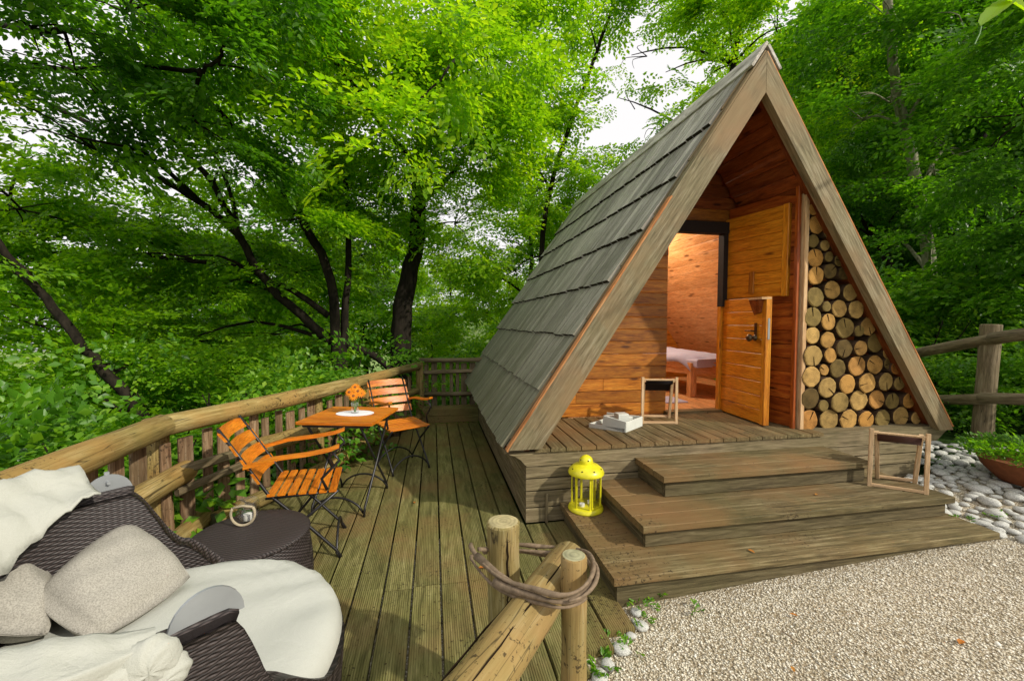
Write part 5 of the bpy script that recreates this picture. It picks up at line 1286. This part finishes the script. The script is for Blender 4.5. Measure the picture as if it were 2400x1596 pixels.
# D: near tree outside frame on the left, dark overhanging boughs
bD = np.array([-4.3, 2.2, gz(-4.3, 2.2)])
tree('near tree beyond the left edge whose dark boughs overhang the upper left corner', bD, [bD, (-4.2, 2.3, 1.5), (-3.9, 2.6, 3.4), (-3.6, 2.9, 4.6)], .14, .07,
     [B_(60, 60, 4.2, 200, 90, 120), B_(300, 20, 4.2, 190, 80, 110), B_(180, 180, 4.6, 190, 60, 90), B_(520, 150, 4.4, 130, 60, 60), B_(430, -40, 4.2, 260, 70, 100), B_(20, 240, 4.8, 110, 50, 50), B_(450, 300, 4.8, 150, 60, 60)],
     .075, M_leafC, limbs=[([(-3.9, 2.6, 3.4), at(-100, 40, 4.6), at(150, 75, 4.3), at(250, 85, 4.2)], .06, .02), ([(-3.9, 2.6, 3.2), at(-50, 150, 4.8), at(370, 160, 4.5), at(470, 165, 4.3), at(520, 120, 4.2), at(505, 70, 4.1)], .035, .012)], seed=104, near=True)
# E, F: slim trees left of the roof
bE = onground(1265, 800, 9.5)
tree('slim grey tree rising just left of the shingled roof', bE, [bE, at(1270, 600, 9.5), at(1290, 440, 9.4), at(1340, 280, 9.2), at(1400, 120, 9.0), at(1440, 0, 8.8)], .075, .03,
     [B_(1270, 420, 9.2, 110, 80, 130), B_(1300, 260, 9.0, 70, 70, 90), B_(1240, 160, 8.8, 110, 90, 130), B_(1370, 40, 8.8, 110, 45, 90), B_(1180, 330, 9.4, 90, 80, 110), B_(1340, 420, 9.8, 90, 60, 90), B_(1500, 0, 8.8, 100, 35, 60), B_(1200, 640, 10.0, 90, 80, 100)],
     .085, M_leafB, seed=105)
bF = onground(1240, 830, 11)
tree('thin upright tree behind the slim tree, left of the roof eave', bF, [bF, at(1243, 700, 11), at(1246, 600, 11), at(1240, 450, 11), at(1250, 300, 11)], .08, .03,
     [B_(1180, 560, 11, 110, 90, 110), B_(1100, 640, 11.5, 100, 90, 100), B_(1130, 740, 12, 100, 60, 90), B_(1250, 530, 11, 80, 70, 80)], .10, M_leafB, seed=106)
# G: tree behind the cabin, hanging over the roof
bG = onground(1700, 900, 10.5)
tree('leafy tree behind the cabin overhanging the roof ridge', bG, [bG, at(1700, 700, 10.5), at(1690, 400, 10.2), at(1720, 150, 9.5), at(1740, 0, 9)], .16, .05,
     [B_(1840, 60, 8.2, 130, 80, 170), B_(1700, 20, 8.4, 90, 40, 80), B_(1530, 290, 9.4, 60, 36, 34), B_(1440, 390, 9.8, 90, 40, 70), B_(1560, 170, 9.6, 30, 30, 9), B_(1930, 180, 8.4, 130, 90, 170), B_(1690, 120, 9.2, 30, 50, 22), B_(1480, 130, 9.4, 50, 24, 8), B_(1600, 60, 9.2, 50, 20, 8), B_(1640, 200, 9.6, 30, 24, 7), B_(1450, 230, 9.6, 40, 26, 9), B_(1750, -80, 8.2, 200, 60, 120)],
     .085, M_leafB, seed=107)
# H, I: trunks right of the cabin
bH = onground(2192, 830, 7.6)
tree('pale-barked slender tree right of the cabin above the rail fence', bH, [bH, at(2190, 815, 7.6), at(2180, 640, 7.6), at(2155, 460, 7.5), at(2120, 300, 7.3), at(2095, 150, 7.0), at(2080, 0, 6.6)], .125, .06,
     [B_(2010, 280, 8.2, 120, 90, 170), B_(2200, 180, 7.6, 140, 90, 150), B_(2100, 50, 6.4, 180, 70, 170), B_(2010, 430, 9.0, 90, 70, 110), B_(2250, 350, 9.0, 120, 80, 130), B_(2050, 560, 9.8, 90, 60, 90), B_(2300, 60, 5.6, 150, 80, 130), B_(2080, 230, 6.0, 90, 24, 22), B_(2200, 400, 6.2, 80, 20, 14), B_(2180, 560, 6.4, 60, 16, 8)],
     .08, M_leafR, bark=M_trunkp, seed=108)
bI = onground(2160, 820, 9.0)
tree('dark leaning tree standing behind the pale-barked one', bI, [bI, at(2155, 800, 9.0), at(2110, 680, 9.0), at(2060, 570, 9.0), at(1990, 470, 8.9), at(1900, 420, 8.8)], .14, .04,
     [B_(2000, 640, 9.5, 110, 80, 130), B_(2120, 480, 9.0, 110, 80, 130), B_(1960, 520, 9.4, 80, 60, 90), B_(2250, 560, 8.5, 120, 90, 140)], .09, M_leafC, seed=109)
bJ = np.array([7.4, 2.0, gz(7.4, 2.0)])
tree('shady near tree at the right edge with dark boughs above the rail fence', bJ, [bJ, (7.4, 2.1, 2), (7.2, 2.4, 4.2), (7.0, 2.7, 6)], .16, .06,
     [B_(2350, 300, 5.2, 110, 100, 120), B_(2400, 480, 5.4, 110, 90, 120), B_(2350, 650, 6.2, 100, 80, 110), B_(2430, 700, 5.4, 100, 80, 90), B_(2320, 440, 6.6, 80, 70, 90), B_(2440, 120, 4.8, 130, 110, 110)],
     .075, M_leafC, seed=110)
# background copies
def generic(seed, mat, leaf=.15, name='crown'):
    rs = np.random.RandomState(seed); P = []; Dd = []
    for k in range(16):
        a = rs.uniform(0, 6.28); rr_ = rs.uniform(0, 2.2); z = rs.uniform(1.5, 8.2); c = (rr_*math.cos(a), rr_*math.sin(a), z)
        p, d, _ = blob_points(rs, c, (1.25, 1.25, .75), 84); P.append(p); Dd.append(d)
    return P, Dd, rs
protos = []
for k, (mat, lab) in enumerate(((M_leafA, 'A'), (M_leafB, 'B'), (M_leafC, 'C'))):
    P, Dd, rs = generic(200+k, mat); o = foliage('crown', np.concatenate(P), np.concatenate(Dd), rs, .14, mat, None, L=.7, lpt=4, nside=4)
    q = MB(); q.tube([(0, 0, -.4), (.05, 0, 2.5), (-.05, .08, 5), (.1, 0, 8)], [.16, .12, .08, .03], 9, True, 0, .08, k)
    me_t = mesh_np('trunk', q.v, q.f, M_trunkd, smooth=True); protos.append((o.data, me_t)); D.objects.remove(o)
BG = [  # px, depth, kind, scale, label
 (-150, 12, 0, 1.0, 'green forest tree at the far left edge of the slope'), (60, 16, 2, 1.35, 'light green tree down the slope at far left'), (240, 14, 0, 1.1, 'forest tree seen through the fanning limbs at left'),
 (430, 18, 2, 1.7, 'dark tree deep in the slope behind the fanning limbs'), (590, 14, 0, 1.2, 'shaded tree behind the middle of the railing'), (740, 19, 2, 1.7, 'dark tree far behind the multi-stemmed tree'),
 (860, 15, 0, 1.0, 'forest tree between the two dark trunks'), (1060, 19, 1, 1.1, 'bright green distant tree right of the thickest trunk'), (1010, 13, 1, .55, 'low bright tree right behind the raised deck step'), (1150, 24, 1, 1.2, 'pale distant tree low beyond the far fence'),
 (1290, 16, 1, .75, 'bright tree behind the slim trees left of the roof'), (1440, 24, 1, .5, 'distant bright tree hidden mostly by the roof slope'), (-320, 9, 2, 1.0, 'dark forest tree outside the left edge'),
 (1880, 13, 1, 1.0, 'bright tree just right of the roof peak'), (2020, 15, 2, 1.2, 'forest tree behind the right bargeboard'), (2140, 13, 2, 1.2, 'dark forest tree behind the pale trunk'),
 (2280, 11, 2, 1.1, 'dark forest tree above the fence post'), (2400, 9, 2, 1.0, 'dark forest tree at the right edge'), (2560, 8, 2, 1.0, 'dark forest tree outside the right edge'), (2350, 17, 2, 1.4, 'tall dark tree highest on the right slope'), (1960, 22, 2, 1.4, 'tall dark tree farthest behind the cabin')]
for i, (px, d, k, s_, lab) in enumerate(BG):
    p = at(px, 755, d); z = gz(p[0], p[1]); t = thing('forest_tree', lab, 'tree', (p[0], p[1], z), group='trees in the forest around the cabin')
    M = Matrix.Translation((p[0], p[1], z)) @ Matrix.Rotation(i*1.3, 4, 'Z') @ Matrix.Scale(s_, 4)
    o = D.objects.new('trunk', protos[k][1]); link(o, t, M); o = D.objects.new('crown', protos[k][0]); link(o, t, M)
# shrubs
rs = np.random.RandomState(300); P = []; Dd = []
for k in range(7):
    a = rs.uniform(0, 6.28); c = (.45*math.cos(a), .45*math.sin(a), rs.uniform(.3, 1.0)); p, d, _ = blob_points(rs, c, (.5, .5, .4), 34); P.append(p); Dd.append(d)
o = foliage('leaves', np.concatenate(P), np.concatenate(Dd), rs, .065, M_leafU, None, L=.4, lpt=5, nside=4); me_shrub = o.data; D.objects.remove(o)
q = MB()
for k in range(6):
    a = k*1.05; q.tube([(0, 0, -.1), (.2*math.cos(a), .2*math.sin(a), .4), (.45*math.cos(a), .45*math.sin(a), 1.0)], [.015, .01, .005], 5)
me_stem = mesh_np('stems', q.v, q.f, M_trunkd)
SH = [(-2.7, 2.2, 1.1, 'leafy green bush low behind the near railing log'), (-3.2, 3.1, 1.4, 'wide bush behind the railing joint at left'), (-2.5, 3.9, 1.2, 'bush behind the pickets beside the near chair'), (-3.6, 4.6, 1.6, 'tall bush down the slope left of the table'),
      (-1.9, 4.9, 1.1, 'bush behind the railing level with the table'), (-2.9, 5.9, 1.6, 'dark bush below the multi-stemmed tree'), (-1.3, 6.1, 1.1, 'bush left of the railing corner post'), (.6, 7.6, 1.2, 'bright bush behind the far picket fence'), (-4.6, 3.4, 1.8, 'large bush lowest on the slope at far left'), (-5.6, 5.4, 2.2, 'largest bush down the slope at left'),
      (5.6, 4.2, .8, 'low green bush behind the right fence post'), (6.6, 3.2, .9, 'low green bush right of the fence post'), (5.4, 5.4, 1.0, 'bush between cabin corner and rail fence'), (6.8, 4.8, 1.2, 'shaded bush up the slope behind the rail fence'), (8.2, 3.9, 1.4, 'shaded bush high at the right edge'), (7.2, 6.6, 1.5, 'dark bush under the pale-barked tree'), (-3.0, 1.2, 1.2, 'bush outside the railing near the daybed')]
for i, (x, y, s_, lab) in enumerate(SH):
    z = gz(x, y)-.1; t = thing('shrub', lab, 'shrub', (x, y, z), group='shrubs around the deck'); M = Matrix.Translation((x, y, z)) @ Matrix.Rotation(i*2.1, 4, 'Z') @ Matrix.Scale(s_, 4)
    o = D.objects.new('leaves', me_shrub); link(o, t, M); o = D.objects.new('stems', me_stem); link(o, t, M)
# ground cover on slopes
def cover():
    rs = np.random.RandomState(400); n = 2600
    x = np.concatenate([rs.uniform(-12, -1.9, n), rs.uniform(4.7, 12, n//2), rs.uniform(-3, 5, n//3)]); y = np.concatenate([rs.uniform(.5, 14, n), rs.uniform(3.4, 12, n//2), rs.uniform(7, 16, n//3)])
    z = ground(x, y)+.06; P = np.stack([x, y, z], 1); a = rs.uniform(0, 6.28, len(x)); d = np.stack([np.cos(a), np.sin(a), np.full(len(x), .5)], 1)
    o = foliage('undergrowth', P, d, rs, .08, M_leafU, None, L=.5, droop=-.1, lpt=4, nside=4); o['kind'] = 'stuff'; o['label'] = 'leafy undergrowth covering the slopes around the deck'
cover()
# potted plant at the right edge
pp = at(2425, 1150, 3.25); pot = thing('potted_plant', 'low bushy green plant in a rusty clay bowl on the white cobbles', 'plant', (pp[0], pp[1], gz(pp[0], pp[1])+.03))
pz = gz(pp[0], pp[1])+.03
MB().lathe([(.001, 0), (.20, 0), (.29, .10), (.32, .17), (.30, .17), (.27, .14), (.001, .13)], 28, (pp[0], pp[1], pz), caps=False).build('bowl', M_clay, pot, auto=40)
rs = np.random.RandomState(55); n = 260; a = rs.uniform(0, 6.28, n); r_ = .34*np.sqrt(rs.uniform(0, 1, n)); c = np.stack([pp[0]+r_*np.cos(a), pp[1]+r_*np.sin(a), pz+.15+.14*(1-(r_/.36)**2)*rs.uniform(.5, 1, n)], 1)
foliage('leaves', c, np.stack([np.cos(a), np.sin(a), np.full(n, .8)], 1), rs, .028, M_leafU, pot, L=.12, droop=0, lpt=3, nside=3)
# small weeds
def weed(px, py, s_, lab, z=-.03, big=.018):
    p = hit(px, py, 2, z); p = np.array([p[0], p[1], gz(p[0], p[1])+.004]); rs = np.random.RandomState(int(px)); n = max(3, int(s_*160)); a = rs.uniform(0, 6.28, n); r_ = s_*np.sqrt(rs.uniform(0, 1, n))
    t = thing('weed', lab, 'weed', tuple(p), group='small weeds in the gravel')
    foliage('leaves', np.stack([p[0]+r_*np.cos(a), p[1]+r_*np.sin(a), p[2]+.01+0*a], 1), np.stack([np.cos(a), np.sin(a), np.full(n, .7)], 1), rs, big, M_leafU, t, L=.028, droop=0, lpt=1, nside=2, near=True)
weed(1668, 1368, .035, 'small clover weed growing against the bottom step riser', .0); weed(1535, 1402, .025, 'tiny weed at the bottom step corner'); weed(1510, 1432, .05, 'weed tuft between the pale edging stones'); weed(1500, 1458, .04, 'weed patch beside the largest edging stone')
weed(1625, 1440, .02, 'single tiny weed alone in the gravel'); weed(1440, 1510, .04, 'weed tuft at the deck edge corner'); weed(1478, 1530, .025, 'small weed in gravel below the deck edge'); weed(1410, 1558, .05, 'broad-leaved weed beside the short log post', big=.03)
weed(2190, 1165, .05, 'weed growing between cobbles beside the stool', .13); weed(2260, 1215, .05, 'weed among cobbles near the steps corner', .13); weed(2330, 1200, .05, 'weed among cobbles left of the clay bowl', .15); weed(2210, 1085, .06, 'weed at the back of the cobble border', .18)
# fallen leaves on gravel
M_dead = leafmat('fallen_leaf', (.35, .10, .02), (.45, .17, .03), (.5, .25, .05), .1, (1, 1, 1))
for i, (px, py, s_, lab) in enumerate(((2248, 1508, .05, 'orange fallen leaf lying on the gravel at right'), (1870, 1443, .035, 'small brown fallen leaf in the middle of the gravel'), (1855, 1560, .03, 'tiny brown fallen leaf near the bottom of the gravel'))):
    p = hit(px, py, 2, gz(*hit(px, py, 2, .03)[:2])+.015); P, Fq = leaf_shape(1, s_, s_*.6, True)
    me = mesh_np('fallen_leaf', P, Fq, M_dead, fattr=[.3+.2*i]*2); obj('fallen_leaf', me, None, Matrix.Translation(tuple(p)) @ Matrix.Rotation(i*2+.3, 4, 'Z'), label=lab, cat='leaf', group='fallen leaves on the gravel')
for i, (x_, y_, z_, s_, lab) in enumerate(((.25, 2.35, .004, .045, 'yellow-brown fallen leaf on the middle of the deck'), (-.15, 3.3, .004, .04, 'small brown fallen leaf on the deck near the table'), (.45, 2.05, .004, .04, 'brown fallen leaf on the deck beside the short log post'), (1.75, 2.02, .143, .04, 'brown fallen leaf on the lowest step'), (2.5, 2.3, .284, .035, 'small brown fallen leaf on the middle step'))):
    P, Fq = leaf_shape(1, s_, s_*.6, True); me = mesh_np('fallen_leaf', P, Fq, M_dead, fattr=[.1+.15*i]*2); obj('fallen_leaf', me, None, Matrix.Translation((x_, y_, z_+.003)) @ Matrix.Rotation(i*1.7, 4, 'Z'), label=lab, cat='leaf', group='fallen leaves on the deck and steps')
tw = MB().tube([hit(1832, 1478, 2, .03), hit(1850, 1490, 2, .035), hit(1866, 1502, 2, .03)], .0025, 6).build('twig', M_twine, None, label='thin dry twig lying on the gravel', cat='twig')
# near sprig at the top right corner
sg = thing('leaf_sprig', 'large bright leaf hanging close to the camera at the top right corner', 'leaves', tuple(at(2390, -10, 1.25)))
MB().tube([(7.2, 2.4, 4.4), (5.2, 1.9, 4.1), (3.2, 1.2, 3.2), at(2560, -160, 1.3), at(2460, -60, 1.25), at(2425, -40, 1.25)], [.03, .02, .010, .003, .002, .0015], 6).build('stem', M_stem, sg)
def big_leaf(a_, b_, d0, d1, wd, upv, curl, seed):
    pa, pb_ = Vector(at(a_[0], a_[1], d0)), Vector(at(b_[0], b_[1], d1)); ln = (pb_-pa).length; M = basis(pa, pb_-pa, upv); V = []; nu, nv = 16, 8; rr = random.Random(seed)
    for i in range(nu+1):
        u = i/nu; w_ = wd*math.sin(math.pi*min(1, u**.8))**.75*(1-.25*u)+.0003; sr_ = 1+.06*(i % 2)
        for j in range(nv+1):
            v = 2*j/nv-1; V.append((ln*u-.12*abs(v)*w_, v*w_*(sr_ if abs(v) == 1 else 1), abs(v)**1.3*w_*.55-curl*u*u+.0012*math.sin(u*50-abs(v)*8)*abs(v)))
    F_ = [[i*(nv+1)+j, (i+1)*(nv+1)+j, (i+1)*(nv+1)+j+1, i*(nv+1)+j+1] for i in range(nu) for j in range(nv)]
    obj('leaf', mesh_np('leaf', V, F_, M_leafB, smooth=True, fattr=[.55+.25*rr.random()]*len(F_)), sg, M)
big_leaf((2298, 62), (2425, -45), 1.25, 1.30, .030, Vector(CD)*-1-Vector(FWD)*.5, .012, 1)
big_leaf((2330, -15), (2440, 40), 1.27, 1.33, .024, Vector(FWD)*-1-Vector(CD)*.3, .01, 2)
MB().tube([at(2300, 62, 1.25), at(2296, 80, 1.245), at(2284, 105, 1.24)], .0016, 6).build('stem', M_stem, sg)
# bark crumbs and leaf bits on the deck and lowest step
rs = np.random.RandomState(9); n = 1500; x = rs.uniform(-.55, 1.3, n); y = rs.uniform(1.0, 3.4, n)**1.0; ok = (y > 1.82+(x-.924)*.657) & ((x < .87) | (y > 1.93)) & ~((x > .60) & (x < .9) & (y > 2.78)) & (y < 2.8) & ~((x > 1.12)); x, y = x[ok], y[ok]; ok = rs.uniform(0, 1, len(x)) < np.exp(-((x-.55)**2+(y-1.9)**2)*1.3); x, y = x[ok], y[ok]; n = len(x)
z = np.where(x > .9, .1425, .0035); sz = rs.uniform(.002, .006, n); a = rs.uniform(0, 6.28, n)
Q = np.stack([np.stack([x+sz*np.cos(a+k*1.57)*(1 if k % 2 else .5), y+sz*np.sin(a+k*1.57)*(1 if k % 2 else .5), z+rs.uniform(0, .002, n)], 1) for k in range(4)], 1)
mt_c = plain('bark_crumb', (.05, .028, .012), .9, 0, .1, var=.4, nscale=60)
obj('leaf_litter', mesh_np('leaf_litter', Q.reshape(-1, 3), np.arange(n*4).reshape(-1, 4), mt_c), None, kind='stuff', label='brown bark crumbs scattered on the deck boards by the steps')
